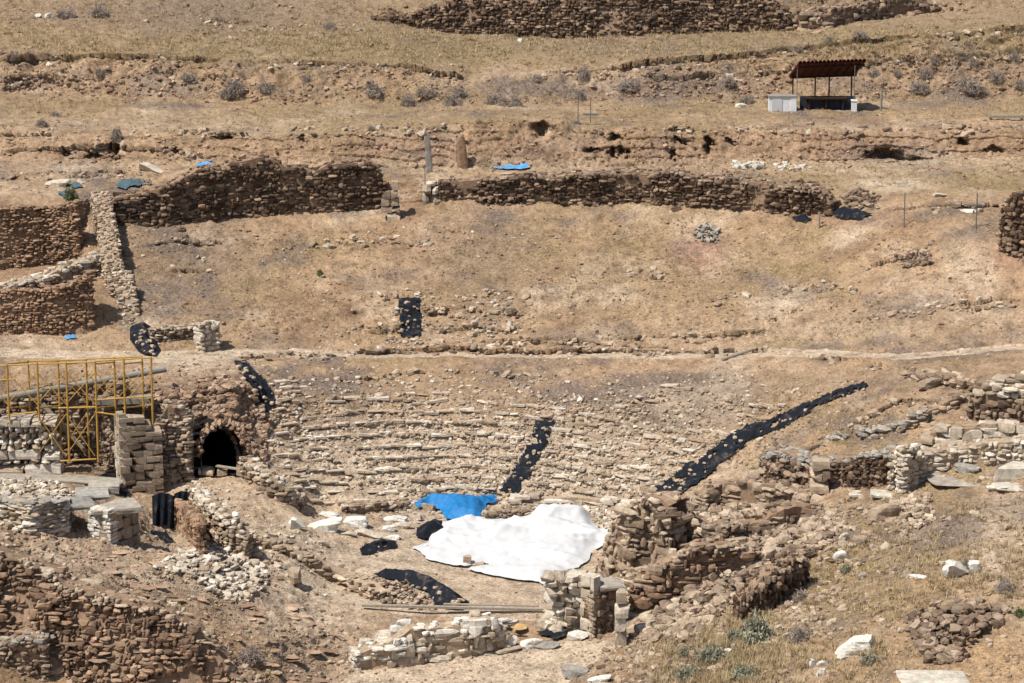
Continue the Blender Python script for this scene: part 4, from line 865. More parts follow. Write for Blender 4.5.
def stripe(cl, w0, w1):
    """outline of a strip round its centre line; half widths in pixels, horizontally"""
    n = len(cl); L = [(u - (w0 + (w1 - w0) * i / (n - 1)), v) for i, (u, v) in enumerate(cl)]; R_ = [(u + (w0 + (w1 - w0) * i / (n - 1)), v) for i, (u, v) in enumerate(cl)]
    return L + R_[::-1]
sheet('black_strip', 'black strip running down the middle of the seats to the blue sheet', stripe(CEN, 9, 10), 'black', 'geotextile', .09, .07, wr=.08, jag=.12, seed=3, torn=.27)
sheet('black_strip', 'long black strip slanting down the right side of the seats', [(866,383),(840,389),(815,401),(790,411),(768,423),(742,430),(728,437),(706,456),(685,468),(664,485),(648,497),(674,499),(690,488),(704,480),(718,466),(734,455),(750,442),(772,433),(800,419),(830,402),(868,387)], 'black', 'geotextile', .1, .08, wr=.08, jag=.16, seed=5, torn=.27)
sheet('black_strip', 'narrow black strip on the left above the tunnel mound', [(233,362),(246,362),(254,372),(268,388),(277,408),(262,412),(254,396),(246,382)], 'black', 'geotextile', .09, .07, wr=.08, jag=.14, seed=8, torn=.27)
sheet('black_strip', 'small upright black panel high in the middle of the upper bank', [(399,300),(421,300),(421,340),(400,338)], 'black', 'geotextile', .09, .07, wr=.08, jag=.12, seed=9, torn=.27)
sheet('black_net', 'black net heap dotted with pale stones beside the path', [(130,330),(140,325),(150,328),(156,336),(154,342),(160,350),(156,357),(144,356),(136,350),(130,342)], 'black', 'geotextile', .08, .08, bumpf=lambda x, y: .35 + 0 * x, wr=.12)
sheet('black_sheet', 'black cloth lying at the right end of the long low wall', [(832,212),(845,208),(858,210),(872,216),(862,221),(845,221),(834,218)], 'black', 'geotextile', .1, .08, bumpf=lambda x, y: .2 + 0 * x, wr=.1)
sheet('black_sheet', 'second black patch just left of the cloth by the long low wall', [(792,218),(806,216),(812,220),(806,224),(796,223)], 'black', 'geotextile', .1, .06, wr=.06)
sheet('black_sheet', 'black cloth lying in the hollow below the corner pier', [(98,476),(110,470),(122,478),(128,492),(126,498),(108,488)], 'black', 'geotextile', .08, .05, bumpf=lambda x, y: .2 + 0 * x)
sheet('black_sheet', 'small black triangle standing in for the shadow below the hanging sheets', [(150,532),(166,530),(176,544),(164,542)], 'black', 'geotextile', .07, .05, wr=.04)  # flat black sheet painted in for a three-cornered shadow
sheet('blue_scrap', 'thin bright blue sheet on the terrace right of the earth pillar', [(491,168),(505,168),(526,164),(531,168),(522,171),(500,171)], 'bluefade', 'tarpaulin', .12, .08, wr=.1)
sheet('blue_scrap', 'scrap of blue sheet above the hump of the tall dark wall', [(193,166),(205,163),(214,166),(204,170)], 'bluefade', 'tarpaulin', .12, .1, wr=.1)
sheet('blue_scrap', 'pale blue scrap in the lower sunken room', [(64,338),(75,336),(76,339),(66,341)], 'bluefade', 'tarpaulin', .1, .06)
sheet('green_net', 'dull teal net left of the tall dark wall', [(114,188),(124,182),(142,181),(152,184),(140,187),(126,191)], 'teal', 'netting', .1, .08, wr=.12, torn=.3, jag=.3)
sheet('green_net', 'small dull teal net beside the green bush at the top of the spine wall', [(58,195),(66,191),(70,194),(66,200)], 'teal', 'netting', .09, .08, torn=.35, jag=.2)
sheet('green_net', 'dark teal scrap among stones above the spine wall', [(64,184),(78,183),(84,188),(72,189)], 'teal', 'netting', .09, .08, torn=.35, jag=.2)
# hanging black sheets
def hanging(label, u0, u1, vt, vb, dY):
    Y = hit((u0 + u1) / 2, vb + 3)[1] + dY; nx, nz = 26, 16; a = np.linspace(0, 1, nx); b = np.linspace(0, 1, nz); A, B = np.meshgrid(a, b)
    x = ((u0 + (u1 - u0) * A) - 512) / FPX * Y; z = zat(vt, Y) + .15 * np.sin(A * 3.1) + (zat(vb, Y) - zat(vt, Y) - .15) * B + .12 * B * fbm(np.stack([A * 3, 0 * A, 0 * A], -1), 2, 2, 4)
    y = Y + .10 * np.sin(A * 19 + 2 * B) * (.3 + B) - .3 * B; i = (np.arange(nz - 1)[:, None] * nx + np.arange(nx - 1)[None]).ravel()
    mk('hanging_sheet', np.stack([x, y, z], -1).reshape(-1, 3), [np.stack([i, i + 1, i + nx + 1, i + nx], 1)], M['black'], smooth=True, label=label, cat='geotextile')
hanging('left one of two black sheets hanging in the hollow below the block wall', 138, 161, 496, 524, 1.2)
hanging('right one of two black sheets hanging in the hollow below the block wall', 161, 179, 494, 526, 1.0)

def weights(label, poly, n, group, s=(.10, .2), on=None):
    first = None; q = rand_in(poly, n)
    for i, (a, b) in enumerate(q):
        p = hit(a, b); mb = MB(); k = RNG.uniform(*s)
        d = Vector(unproj(a, b, 100.0) - np.array([0, 0, CAMZ])).normalized(); r = SHEETS[on].ray_cast(CAMP, d, 600) if on else None
        if r and r[0] is not None: p = np.array(r[0])
        if first is None or i < 4:
            mb.stones([p + [0, 0, .04]], np.array([[k * 1.3, k, k * .8]]), rot([random.uniform(-3, 3)])); o = mb.build('weight_stone', [M['strewn']], label=label, cat='stone', group=group)
            first = first or []; first.append(o)
        else:
            src = first[i % len(first)]; o = src.copy(); COL.objects.link(o); o.location = Vector((p[0], p[1], p[2] - .03)); o.rotation_euler = (0, 0, random.uniform(0, 6)); f = random.uniform(.7, 1.4); o.scale = (f, f, f)
weights('small pale stone weighing down the black strip in the middle of the seats', stripe(CEN, 8, 9), 15, 'stones on the middle black strip', on='black strip running down the middle of the seats to the blue sheet')
weights('small pale stone weighing down the long slanting black strip', [(866,384),(770,425),(730,440),(660,492),(676,496),(740,448),(860,388)], 20, 'stones on the long black strip', on='long black strip slanting down the right side of the seats')
weights('small pale stone weighing down the narrow black strip above the tunnel mound', [(236,363),(246,364),(274,404),(262,408)], 14, 'stones on the left black strip', on='narrow black strip on the left above the tunnel mound')
weights('small pale stone on the upright black panel of the upper bank', [(401,302),(419,302),(419,338),(402,336)], 12, 'stones on the upper black panel', on='small upright black panel high in the middle of the upper bank')
weights('small pale stone dotting the black net heap', [(133,330),(148,328),(155,345),(155,355),(145,354),(134,342)], 18, 'stones on the black net heap', (.14, .24), on='black net heap dotted with pale stones beside the path')
weights('small pale stone on the edge of the black sheet over the mound', [(405,576),(440,587),(468,604),(460,608),(430,596)], 10, 'stones on the black mound sheet', on='black sheet draped over a rubble mound on the orchestra floor')
rock('stone_block', 'squared brown stone holding down the near edge of the white sheet', 467, 567, 8, 13, 'mixed', kind='block', cat='stone', sink=.05)
rock('stone_block', 'thin brown stone lying beside the squared one on the white sheet', 478, 567, 12, 6, 'mixed', kind='block', cat='stone', sink=.05)
heap('rubble_mound', 'brown rubble mound half covered by the black sheet', [(360,578),(376,576),(398,586),(420,594),(434,600),(434,611),(410,610),(388,606),(370,596)], 330, (.10, .38), 'mixed', .55)
# timber baulk on the near side of the orchestra
mb = MB(); a = hit(362, 609) + [0, 0, .12]; b = hit(552, 612) + [0, 0, .16]; d = b - a; L = float(np.linalg.norm(d)); mb.box((a + b) / 2, (L, .18, .10), rz=math.atan2(d[1], d[0])); mb.box((a + b) / 2 + [L * .18, .05, .1], (L * .5, .14, .05), rz=math.atan2(d[1], d[0]) + .01)
mb.build('timber_baulk', [M['wood']], label='long weathered timber baulk lying along the near side of the orchestra', cat='timber')
mb = MB(); a = hit(722, 361) + [0, 0, .08]; b = hit(753, 353) + [0, 0, .2]; mb.tube(a, b, .09, 8); mb.build('timber_pole', [M['wood']], label='timber pole lying beside the path on the right', cat='pole')
# ------------------------------------------------------------ stage-side walls at the bottom middle
wall('stage_wall', 'pale ruined block wall rising to the right below the timber baulk', [(357,670,655),(375,668,648),(395,667,640),(412,664,630),(440,661,626),(465,658,624),(495,653,618),(506,650,628)], .9, .42, .25, ('pale', 'mudpale'), rag=.28, relief=.2, kind='rock', topmat='white', rgh=2.0, missing=.07)
rock('stone_block', 'rounded pale block standing on the left part of the ruined block wall', 391, 646, 28, 22, 'pale', kind='boulder', cat='stone')
for (u, v, ww, hh, m_, lab) in ((508,650,18,16,'white','round white boulder at the right end of the ruined block wall'),(531,649,20,14,'white','white boulder in front of the dark plastic'),(546,650,24,11,'grey','dark-sided slab right of the white boulders'),(577,641,20,13,'white','white boulder at the foot of the rough masonry pier'),
    (560,634,14,8,'pale','pale stone behind the boulders by the pier'),(575,678,24,16,'grey','grey jagged rocks at the bottom right of the dirt path')):
    rock('boulder', lab, u, v, ww, hh, m_, cat='boulder')
sheet('blue_scrap', 'blue plastic rag tucked behind the round white boulder', [(494,634),(506,627),(512,628),(506,634),(497,637)], 'bluefade', 'plastic rag', .08, .25)
sheet('yellow_sack', 'flattened orange-yellow sack behind the white boulders', [(510,632),(517,628),(526,629),(527,633),(517,635)], 'yellowbag', 'sack', .08, .2)
sheet('dark_plastic', 'dark plastic sheet behind the slab at the bottom middle', [(536,634),(552,632),(566,630),(566,638),(556,642)], 'black', 'plastic sheet', .08, .12)
def rough_pier():
    Y = hit(588, 640)[1]; t = thing('masonry_pier', tuple(unproj(588, 636, Y)), 'square masonry pier with rough pale left half and squared lit corner', 'pier')
    ashlar_wall('corner_stones', '', [P3(580, Y + .5, 636, 582), P3(593, Y, 638, 581)], .6, .8, .55, 'pale', world=True, parent=t, deep=.2)
    wall('rubble_side', '', [P3(594, Y + .05, 638, 590), P3(622, Y + 1.0, 634, 588)], .6, .3, .2, ('brown', 'mud'), world=True, rag=.05, relief=.12, parent=t)
    r_ = MB(); Cc, Sz = [], []
    for z0 in np.arange(zat(622, Y + .8), zat(577, Y + .8), .3):
        for x0 in np.arange((549 - 512) / FPX * Y, (581 - 512) / FPX * Y, .42):
            if x0 < (556 - 512) / FPX * Y and z0 < zat(606, Y + .8): continue
            Cc.append((x0 + .2 + random.uniform(-.1, .1), Y + 1.1 + random.uniform(-.2, .2), z0 + .15)); Sz.append((.62, .95, .42))
    n = len(Cc); r_.stones(Cc, np.array(Sz), rot(RNG.normal(0, .2, n), RNG.normal(0, .1, n), RNG.normal(0, .1, n)), kind='rock'); r_.build('rough_core', [M['pale']], t)
    cp = MB(); cp.stones([unproj(610, 584, Y + .8), unproj(592, 580, Y + 1.2), unproj(570, 576, Y + 1.2)], np.array([[1.2, 1.0, .3], [.9, 1.0, .25], [1.1, 1.0, .3]]), rot([.3, .1, .2]), kind='block'); cp.build('capping_slab', [M['grey']], t)
rough_pier()
course_pile('stone_pillar', 'narrow pale pillar of stacked blocks right of the masonry pier', [(620,633,646,632,1),(620,632,632,618,1),(620,634,618,604,1),(621,632,604,593,1)], 'pale', depth=.6)
heap('rubble_heap', 'pale rubble at the left foot of the rough masonry pier', [(545,612),(580,612),(590,632),(560,634),(540,630)], 120, (.15, .6), 'pale', .3)
# ------------------------------------------------------------ rubble walls on the right
wall('rubble_wall', 'collapsed rubble wall at the right edge of the white sheet', [(596,575,566),(605,578,545),(616,578,520),(632,575,506),(650,570,502),(668,566,503),(682,562,516)], 1.4, .36, .24, ('mixed', 'mud'), rag=.5, relief=.26, topmat='mixed', missing=.08, rgh=2.4)
wall('rubble_wall', 'crumbling brown wall between the white sheet and the slanting black strip', [(684,560,520),(705,556,524),(725,552,532),(745,546,536)], 1.2, .38, .24, ('brown', 'mud'), rag=.4, relief=.26, topmat='mixed', missing=.12)
wall('rubble_wall', 'long orange-brown rubble wall climbing right from the pale pillar', [(632,618,586),(650,612,570),(675,602,556),(700,590,545),(725,582,542),(748,574,548),(762,566,554)], 1.0, .34, .2, ('orange', 'mud'), rag=.25, relief=.24, topmat='mixed', missing=.06, rgh=2.2)
wall('low_wall', 'low rubble wall with dark gaps above the long orange-brown wall', [(725,552,530),(745,546,524),(765,538,518),(785,530,510),(800,524,506),(815,520,508)], 1.0, .4, .22, ('brown', 'mud'), rag=.25, relief=.2, missing=.1, rgh=2.2)
wall('low_wall', 'low line of stones at the foot of the slanting black strip', [(706,514,494),(722,510,484),(745,508,482),(775,508,486),(800,508,494)], .7, .4, .2, ('mixed', 'mud'), rag=.25, relief=.2, missing=.1, rgh=2.2)
wall('dark_wall', 'dark brown wall of upright stones among dry grass', [(738,620,600),(752,616,588),(768,612,574),(785,602,564),(800,590,556),(806,584,560)], .8, .16, .26, ('dark', 'mud'), rag=.2, relief=.2, missing=.12, topmat='brown')
wall('terrace_wall', 'dark-faced rubble wall left of the square stone pillar on the right', [(760,482,455),(775,483,450),(800,486,456),(824,488,462)], 1.0, .32, .2, ('brown', 'mud'), rag=.2, relief=.26, missing=.12, topmat='grey')
course_pile('square_pillar', 'square pale-faced pillar jutting from the dark-faced terrace wall', [(822,842,492,482,1),(822,842,482,472,2),(824,842,472,462,1)], 'mixed', depth=.8, kind='block')
wall('terrace_wall', 'dark recessed rubble wall right of the square stone pillar', [(842,488,458),(860,488,454),(880,486,452),(896,482,452)], 1.0, .26, .15, ('dark', 'mud'), rag=.12, relief=.2, topmat='grey')
wall('rubble_wall', 'loose rubble ridge above the dark recessed wall', [(820,440,434),(850,438,430),(880,436,426),(905,432,420),(925,424,412)], .8, .4, .2, ('mixed', 'mud'), rag=.3, relief=.22, missing=.2, topmat='grey')
wall('curved_wall', 'curved pale stone wall sweeping in from the right edge', [(897,492,448),(903,494,452),(915,485,457),(932,474,453),(955,468,449),(985,465,443),(1024,462,441),(1060,461,440)], .9, .36, .22, ('pale', 'mudpale'), rag=.08, relief=.12, topmat='pale')
wall('block_course', 'course of large brown and dark blocks set above the curved pale wall', [(929,444,433),(945,442,430),(965,440,428),(990,438,426),(1024,437,424),(1050,437,423)], .6, .75, .45, ('ashlar', 'mud'), rag=.04, relief=.1, kind='block', topmat='pale')
wall('rubble_wall', 'brown earth and rubble wall at the right edge above the block course', [(970,420,386),(985,422,384),(1005,422,388),(1030,420,386),(1060,420,384)], .8, .4, .26, ('brown', 'mud'), rag=.2, relief=.25, topmat='pale')
wall('low_wall', 'broken line of stones stepping up to the path at the right', [(925,418,412),(945,412,404),(965,402,394)], .6, .4, .2, ('mixed', 'mud'), rag=.2, relief=.2, missing=.15)
wall('low_wall', 'ragged stone bank beside the path at the far right', [(905,377,370),(925,382,372),(945,386,374),(962,390,382)], .8, .5, .25, ('mixed', 'mud'), rag=.25, relief=.2, missing=.15)
rock('boulder', 'brown weathered boulder at the path bank on the right', 930, 389, 22, 14, 'ashlar')
wall('rubble_pillar', 'tall rubble pillar cut by the right edge of the picture', [(1000,250,215),(1006,252,195),(1015,254,190),(1028,256,190),(1050,256,190)], 1.2, .32, .22, ('dark', 'mud'), rag=.3, relief=.28)
heap('rubble_heap', 'brown rubble spilling below the tall pillar at the right edge', [(996,232),(1030,245),(1030,262),(1008,256)], 120, (.15, .5), 'brown', .4)
wall('low_wall', 'thin dark line of slabs at the right edge above the block course', [(1000,384,378),(1030,382,374),(1060,380,372)], .5, .8, .2, ('pale', 'mud'), rag=.05, relief=.12, kind='block')
for (u, v, ww, hh, m_, kd, lab) in ((885,523,30,25,'mixed','boulder','big rounded boulder under a flat slab left of the curved wall'),(886,498,28,9,'white','block','pale flat slab lying on the big rounded boulder'),(859,497,20,7,'white','block','pale slab left of the slab-topped boulder'),
    (962,487,62,16,'grey','block','long grey slab inside the curved wall'),(968,473,26,12,'grey','boulder','jagged grey stone on the long slab'),(1012,480,32,20,'white','block','white block pile at the right edge inside the curved wall'),(1015,492,38,12,'white','block','lower white block at the right edge'),(1000,492,22,8,'white','boulder','flat white stone left of the lower white block'),
    (843,562,16,16,'white','boulder','white angular stone on the grassy slope'),(957,578,26,21,'white','boulder','left of two white triangular boulders on the right slope'),(972,574,18,18,'white','boulder','right of two white triangular boulders on the right slope'),(918,579,16,5,'white','boulder','flat white stone left of the two triangular boulders'),
    (856,655,37,22,'white','boulder','large rounded white boulder in dry grass'),(823,667,11,9,'white','boulder','white stone at the left below the large rounded boulder'),(814,668,9,10,'white','boulder','small white stone farthest left of the large rounded boulder'),(821,676,9,9,'white','boulder','lowest small white stone below the large rounded boulder'),
    (938,690,72,18,'white','block','broad white slab cut by the bottom edge'),(820,538,22,8,'white','block','pale slab end in the grass below the terrace wall'),(846,540,12,10,'pale','boulder','small pale stone beside the pale slab end'),(860,545,16,12,'ashlar','boulder','pinkish stone beside the pale slab end'),
    (726,655,12,8,'white','boulder','small white stone among sage bushes'),(600,683,22,10,'white','boulder','white stone at the bottom edge left of the sage bushes'),(862,578,8,6,'grey','boulder','small grey stone below the white angular one'),(940,480,12,5,'pale','boulder','thin stone at the left end of the long grey slab'),
    (744,546,20,10,'grey','block','grey-topped squared stone in the low rubble wall'),(738,530,12,12,'ashlar','block','upright squared stone left of the low rubble wall'),(620,546,14,10,'white','boulder','white stone at the right corner of the white sheet')):
    rock('boulder' if kd == 'boulder' else 'slab', lab, u, v, ww, hh, m_, kind=kd, cat='boulder' if kd == 'boulder' else 'slab')
heap('rubble_heap', 'dark brown jagged rubble heap at the bottom right', [(905,618),(940,606),(985,604),(1008,608),(1000,626),(975,640),(965,660),(930,665),(915,640)], 420, (.15, .62), 'brown', .8)
heap('rubble_heap', 'broad collapse of brown and grey rubble between the walls right of the white sheet', [(600,540),(640,505),(700,500),(790,500),(830,515),(830,540),(800,570),(740,600),(690,640),(630,640),(612,590)], 3400, (.08, .7), 'mixed', .6)
heap('rubble_heap', 'stony rubble apron below the curved wall end', [(890,500),(930,495),(935,520),(905,535),(880,528)], 420, (.12, .5), 'mixed', .3)
heap('stone_cairn', 'small grey cairn on the red patch of the upper bank', [(692,232),(706,223),(720,232),(716,243),(696,242)], 90, (.12, .4), 'grey', .4, cat='cairn')
heap('rubble_heap', 'grey and brown stone scatter on the upper bank at the right', [(900,262),(915,250),(930,256),(932,264),(905,268)], 150, (.12, .5), 'brown', .3)
heap('rubble_heap', 'brown rubble end of the long low wall at the right', [(765,192),(800,180),(815,186),(830,200),(828,210),(800,206)], 260, (.14, .45), 'dark', .6)
heap('rubble_heap', 'brown stones beside the black cloth at the end of the long low wall', [(838,196),(862,190),(880,196),(878,210),(850,208)], 120, (.14, .5), 'brown', .5)
each_stone('one of the white stones in a line on the terrace before the earth cut', [(732,164),(745,162),(760,163),(770,167),(748,170),(733,168)], 34, (.2, .6), 'white', 'white stones before the earth cut')
each_stone('pale stone in the loose group on the terrace below the shelter', [(775,163),(800,164),(812,168),(780,172)], 22, (.15, .5), 'pale', 'pale stones on the terrace below the shelter')
heap('rubble_heap', 'stone rubble in the hollow at the top left of the terrace', [(0,78),(20,76),(50,80),(36,90),(0,90)], 90, (.14, .5), 'brown', .3)
for (u, v, ww, hh, m_, lab) in ((57,187,22,9,'pale','rounded pale stone above the spine wall'),(150,172,26,9,'pale','flat pale stone on the terrace left of the tall wall'),(75,176,12,8,'ashlar','small upright stone above the spine wall'),(48,18,6,6,'white','round white stone at the top left corner'),(38,18,7,5,'white','left neighbour of the round white stone at the top left'),
    (741,108,10,6,'white','white stone at the foot of a bush left of the shelter'),(566,204,8,5,'white','white stone at the foot of the long low dark wall'),(676,212,11,7,'brown','brown stone at the foot of the long low dark wall'),(582,205,9,4,'mixed','flat stone right of the white stone by the long low wall'),
    (204,260,5,4,'white','single white stone on the grey patch of the left bank'),(180,232,10,6,'brown','dark stone below the tall dark wall'),(979,300,5,4,'white','single white stone on the right bank'),(940,197,14,5,'pale','pale slab near the stakes'),(968,213,15,4,'white','thin white slab beside the stake with a crossbar'),
    (520,42,5,4,'white','tiny white stone below the long dark retaining wall')):
    rock('stone', lab, u, v, ww, hh, m_, cat='stone')
# ------------------------------------------------------------ loose stones (nobody could count them)
scatter('loose_rubble', [
  ([(250,370),(700,370),(860,390),(660,505),(400,510),(270,440)], 9000, .03, .26, -.2),
  ([(250,400),(720,400),(660,505),(400,510),(270,440)], 4000, .04, .34, -.2),
  ([(380,290),(520,290),(520,350),(380,350)], 600, .06, .42, -.1),
  ([(120,230),(840,220),(900,340),(120,340)], 1200, .04, .26, .0)], 'strewn', label='pale limestone rubble strewn over the seating bank')
scatter('loose_rubble', [
  ([(-20,480),(160,530),(330,560),(360,640),(330,700),(200,690),(120,600),(-20,560)], 4200, .03, .22, -.2),
  ([(600,500),(900,500),(830,620),(640,690),(600,690)], 5600, .05, .42, -.3),
  ([(760,440),(1040,400),(1040,690),(640,690),(800,500)], 3000, .04, .32, -.05),
  ([(110,365),(265,365),(270,470),(110,470)], 1200, .06, .34, -.3)], 'mixed', label='brown and grey rubble strewn over the lower ruins')
scatter('loose_rubble', [
  ([(-20,60),(460,62),(470,104),(-20,98)], 2200, .06, .36, -.15), ([(560,64),(760,52),(1040,30),(1040,98),(560,104)], 2600, .06, .36, -.15),
  ([(-20,0),(380,0),(470,34),(380,50),(-20,50)], 900, .06, .42, .1), ([(765,0),(1040,0),(1040,24),(800,40)], 500, .1, .6, .0), ([(600,60),(1040,30),(1040,60),(600,80)], 700, .08, .4, .1),
  ([(-20,130),(1040,125),(1040,175),(-20,180)], 3000, .05, .3, -.1), ([(110,225),(840,220),(1040,260),(1040,350),(110,345)], 2600, .05, .26, -.05)], 'clod', label='brown stones strewn over the upper banks')
scatter('scarp_rubble', [([(a[0], a[1] - 2), (b[0], b[1] - 2), (b[0], b[1] + 5), (a[0], a[1] + 5)], int(abs(b[0] - a[0]) * 1.1), .06, .5, .02) for l_, h_ in SCARPS for a, b in zip(l_[:-1], l_[1:])], 'mixed', label='crumbled stones along the small earth ledges')
scatter('soil_clods', [([(-20,185),(1040,185),(1040,350),(-20,350)], 9000, .03, .13, .02), ([(-20,0),(1040,0),(1040,185),(-20,185)], 8000, .04, .18, -.12), ([(-20,365),(1040,365),(1040,690),(-20,690)], 14000, .03, .14, -.35)], 'clod', kind='chip', label='small clods of dry earth lying all over the slopes')
scatter('gravel', [([(340,530),(600,520),(560,620),(330,605)], 300, .03, .12, -.1), ([(340,660),(620,645),(600,690),(330,690)], 350, .03, .14, -.1), ([(0,345),(1024,345),(1024,365),(0,365)], 600, .04, .18, -.1), ([(200,480),(330,540),(330,600),(240,560)], 500, .04, .2, -.2)], 'pale', label='fine gravel on the trodden ground')
mb = MB(); q = jitter(rand_in([(-10,515),(150,548),(300,560),(345,640),(300,690),(230,640),(110,585),(-10,540)], 150), 4); Pq = np.array([hit(a, b) for a, b in q]); m = len(Pq)
s = .15 + .9 * RNG.random(m) ** 2.2; mb.stones(Pq, np.stack([s * 1.2, s * .4, .03 + .05 * s], 1), rot(RNG.normal(-.25, .2, m), RNG.normal(.16, .05, m), RNG.normal(0, .05, m)), kind='rock')
mb.build('rock_ledges', [M['clod']], label='thin tan rock slabs layered over the left foreground', cat='rock slabs', kind='stuff')
scatter('loose_rubble', [([(270,425),(700,425),(680,470),(655,503),(400,508),(300,490)], 5500, .03, .28, -.1)], 'pale', label='whitish broken stone on the lower rows of seats')
# ------------------------------------------------------------ dry grass
def grass(name, polys, label, mat='grass'):
    Vs, Fs, n0 = [], [], 0
    for (poly, n, h0, h1, thr) in polys:
        q = jitter(rand_in(poly, n), 12); q = q[clump(q, .05, thr, n)]; Pq = np.array([hit(a, b) for a, b in q]); m = len(Pq); B = 12
        base = np.repeat(Pq, B, 0); a = RNG.uniform(0, 6.28, m * B); L = RNG.uniform(h0, h1, m * B); ln = RNG.uniform(.3, 2.0, m * B); L = L / np.sqrt(1 + (ln * .7) ** 2); r = RNG.uniform(0, .14, m * B)
        d = np.stack([np.cos(a), np.sin(a), 0 * a], 1); s = np.stack([-np.sin(a), np.cos(a), 0 * a], 1); w_ = RNG.uniform(.006, .017, m * B)[:, None]
        b0 = base + d * r[:, None]; tip = b0 + d * (L * ln * .7)[:, None] + np.array([0, 0, 1.0]) * L[:, None]
        Vs.append(np.stack([b0 - s * w_, b0 + s * w_, tip], 1).reshape(-1, 3)); Fs.append(np.arange(m * B * 3).reshape(-1, 3) + n0); n0 += m * B * 3
    return mk(name, np.concatenate(Vs), [np.concatenate(Fs)], M[mat], label=label, cat=name.replace('_', ' '), kind='stuff')
grass('dry_grass', [([(-20,36),(1040,30),(1040,62),(-20,62)], 6500, .12, .4, -.1), ([(-20,96),(1040,98),(1040,130),(-20,132)], 2200, .08, .3, .0), ([(-20,0),(380,0),(480,40),(-20,50)], 1500, .12, .4, -.1),
   ([(430,165),(1040,165),(1040,180),(430,180)], 700, .08, .3, -.1), ([(120,225),(860,220),(1000,300),(860,340),(120,340)], 2600, .06, .22, .0),
   ([(660,690),(740,620),(820,560),(900,520),(1040,500),(1040,600),(960,600),(900,690)], 3200, .12, .40, .0), ([(760,390),(900,390),(860,440),(700,480)], 600, .08, .28, -.1), ([(650,640),(760,600),(800,690),(650,690)], 1500, .15, .5, -.15),
   ([(-20,540),(300,620),(300,690),(-20,600)], 700, .06, .25, .1)], 'tufts of dry yellow grass over terraces and slopes')
grass('low_scrub', [([(-20,0),(1040,0),(1040,60),(-20,60)], 900, .15, .45, .22), ([(-20,64),(1040,50),(1040,104),(-20,104)], 900, .15, .5, .15), ([(640,500),(1040,480),(1040,690),(640,690)], 500, .1, .4, .1), ([(-20,540),(330,600),(300,690),(-20,600)], 260, .1, .35, .0), ([(120,225),(1000,225),(1000,340),(120,340)], 500, .06, .22, .1)], 'low grey-brown scrub dotted over the slopes', 'twig')
# ------------------------------------------------------------ shrubs
def shrub_mesh(seed, n=420, mat='twig', leafy=False):
    r = np.random.default_rng(seed); n = 1000; th = r.uniform(0, 6.28, n); ph = np.arccos(r.uniform(.0, 1, n)); R = r.uniform(.35, 1, n) ** .6 * .5 * (1 + .22 * np.sin(th * 2 + seed) + .18 * np.sin(th * 5 + ph * 4 + seed * 2))
    c = np.stack([np.sin(ph) * np.cos(th), np.sin(ph) * np.sin(th), np.cos(ph) * .95], 1) * R[:, None]; d = c / (np.linalg.norm(c, axis=1)[:, None] + 1e-6) * .6 + r.normal(size=(n, 3)) * .7; d /= np.linalg.norm(d, axis=1)[:, None]
    L = r.uniform(.04, .10, n)[:, None]; tip = c + d * L; base = c - d * L
    s = np.cross(d, r.normal(size=(n, 3))); s /= np.linalg.norm(s, axis=1)[:, None]; w_ = r.uniform(.006, .016, n)[:, None] * (1.7 if leafy else 1)
    V = np.stack([base - s * w_, base + s * w_, tip + s * w_ * .5, tip - s * w_ * .5], 1).reshape(-1, 3); V[:, 2] = np.maximum(V[:, 2], -.04)
    return mesh_data('shrub', V, [np.arange(n * 4).reshape(-1, 4)], M[mat])
SH = {m_: [shrub_mesh(i * 7 + 1, 620, m_, m_ != 'twig') for i in range(3)] for m_ in ('twig', 'sage', 'green')}
def shrub(label, u, v, wpx, hpx=None, mat='twig', group=None):
    p = hit(u, v); k = pxm(p[1]); o = bpy.data.objects.new('shrub', random.choice(SH[mat])); COL.objects.link(o); a = 1.22 * wpx / k; h = 1.1 * (hpx or wpx * .75) / k
    o.location = Vector(p); o.scale = (a, a, h * 1.7); o.rotation_euler = (0, 0, random.uniform(0, 6)); tag(o, label, 'shrub', group)
G1 = 'round shrubs on the eroded bank'
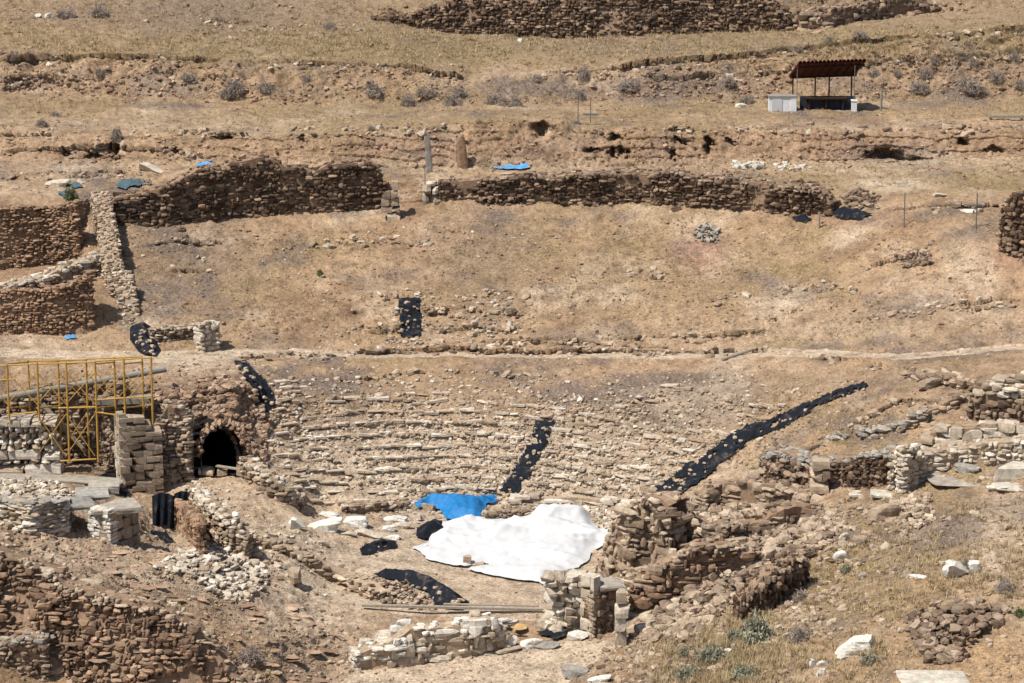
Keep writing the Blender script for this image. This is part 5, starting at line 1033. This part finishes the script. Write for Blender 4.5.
for a in (('dark upright bush at the left edge of the earth cut', 117,142,9,18),('low dark round bush near the top left of the bank, beside a twin', 236,93,20,15),('left half of the twin bushes above the tall dark wall', 226,97,14,9),('dark round bush right of the twin bushes', 265,92,14,12),
    ('small dark bush high on the bank, left of the grassy stretch', 307,82,9,7),('wide bush below the crest of the eroded bank', 373,95,18,14),('dark bush left of a pair above the grey slab', 408,106,14,14),('oval bush above a pair of round bushes', 427,96,18,10),('larger lower bush of the pair above the grey slab', 452,106,16,13),
    ('smaller upper bush of the pair above the grey slab', 459,95,12,9),('bush left in the row above the earth pillar', 493,104,14,12),('bush in the middle of the row above the earth pillar', 504,106,12,10),('bush right in the row above the earth pillar', 516,106,12,11),
    ('tall grey bush on the grassy mound behind the mast', 584,80,14,14),('low grey bush right beside the mast', 580,98,14,9),('pale bush left of the grassy mound', 538,82,12,8),('wide low bush right of the grassy mound', 628,88,22,10),('bush in the grass above the white stone', 729,85,14,10),
    ('dark bush directly above the white stone left of the shelter', 747,104,14,10),('small bush on the bank left of the shelter roof', 780,51,9,7),('second small bush left of the shelter roof', 798,52,10,7),('small bush right above the shelter roof', 829,42,9,7),
    ('bush on the bank just right of the shelter', 874,76,12,8),('small bush farther right of the shelter', 897,76,9,6),('flat bush in the grass right of the marker post', 919,92,16,12),('low bush in the middle of the right-hand bank', 925,78,12,12),('small bush left of two on the right-hand bank', 934,63,8,7),
    ('left one of two small bushes high on the right-hand bank', 962,60,10,8),('right one of two small bushes high on the right-hand bank', 973,66,9,10),('biggest dark bush on the right-hand bank', 971,92,22,15),('wide bush near the right edge of the bank', 996,82,14,12),('small round bush at the right edge of the bank', 1014,60,10,9),
    ('bush at the right picture edge beside the dark one', 1020,88,12,10),('grey bush at the top left corner', 42,126,12,8),('small bush on the terrace below the top left corner', 55,116,10,5),('grey bush high at the top, left of the dark retaining wall', 100,16,20,12),('bush left of the start of the dark retaining wall', 330,30,14,8),
    ('grey clump at the far left of the upper grass', 12,60,12,9),('small bush left of the dark upright bush', 100,75,10,8),('faint bush between the left bushes', 188,80,12,8),('bush behind the ruined stones at the top left', 65,18,18,10),('bush on the crest above the shelter', 860,38,12,8),
    ('sparse bush on the terrace left of the earth pillar', 371,130,8,5),('greyish shrub on top of the orange-brown wall', 96,620,28,22),('grey shrub on the rocky ledge at the bottom left', 250,660,26,16)):
    shrub(a[0], a[1], a[2], a[3], a[4], 'twig', G1 if a[2] < 110 else None)
for a in (('bright green bush at the top of the spine wall', 71,200,11,13,'green'),('sage bush left of three at the bottom right of the middle', 690,678,22,14,'sage'),('pale green sage bush in the middle of three', 712,660,24,16,'sage'),('dark sage bush right of the pale green one', 744,678,22,16,'sage'),
    ('tall feathery grey-green bush below the dark upright-stone wall', 757,640,30,28,'sage'),('small sage bush above the three at the bottom', 688,655,14,10,'sage'),('grey-green bush left of the feathery one', 735,640,16,12,'sage'),('small green weed on the upper bank', 320,275,7,6,'green'),('little green weed on top of the orange-brown wall', 88,598,10,8,'green'),
    ('grey-green shrub between the two white triangular boulders', 965,572,10,16,'sage'),('low grey-green bush right of the large rounded boulder', 870,662,18,10,'sage'),('small grey-green bush at the stone below the angular white one', 846,572,12,9,'sage'),('green tuft at the right edge by the sandy bank', 1020,616,10,9,'green'),
    ('dry grey shrub at the bottom right slope', 800,640,22,16,'twig'),('dry shrub on the grassy slope below the slab-topped boulder', 800,600,20,12,'twig'),('grey shrub on the right slope left of the sandy track', 1005,590,20,12,'twig')):
    shrub(*a)
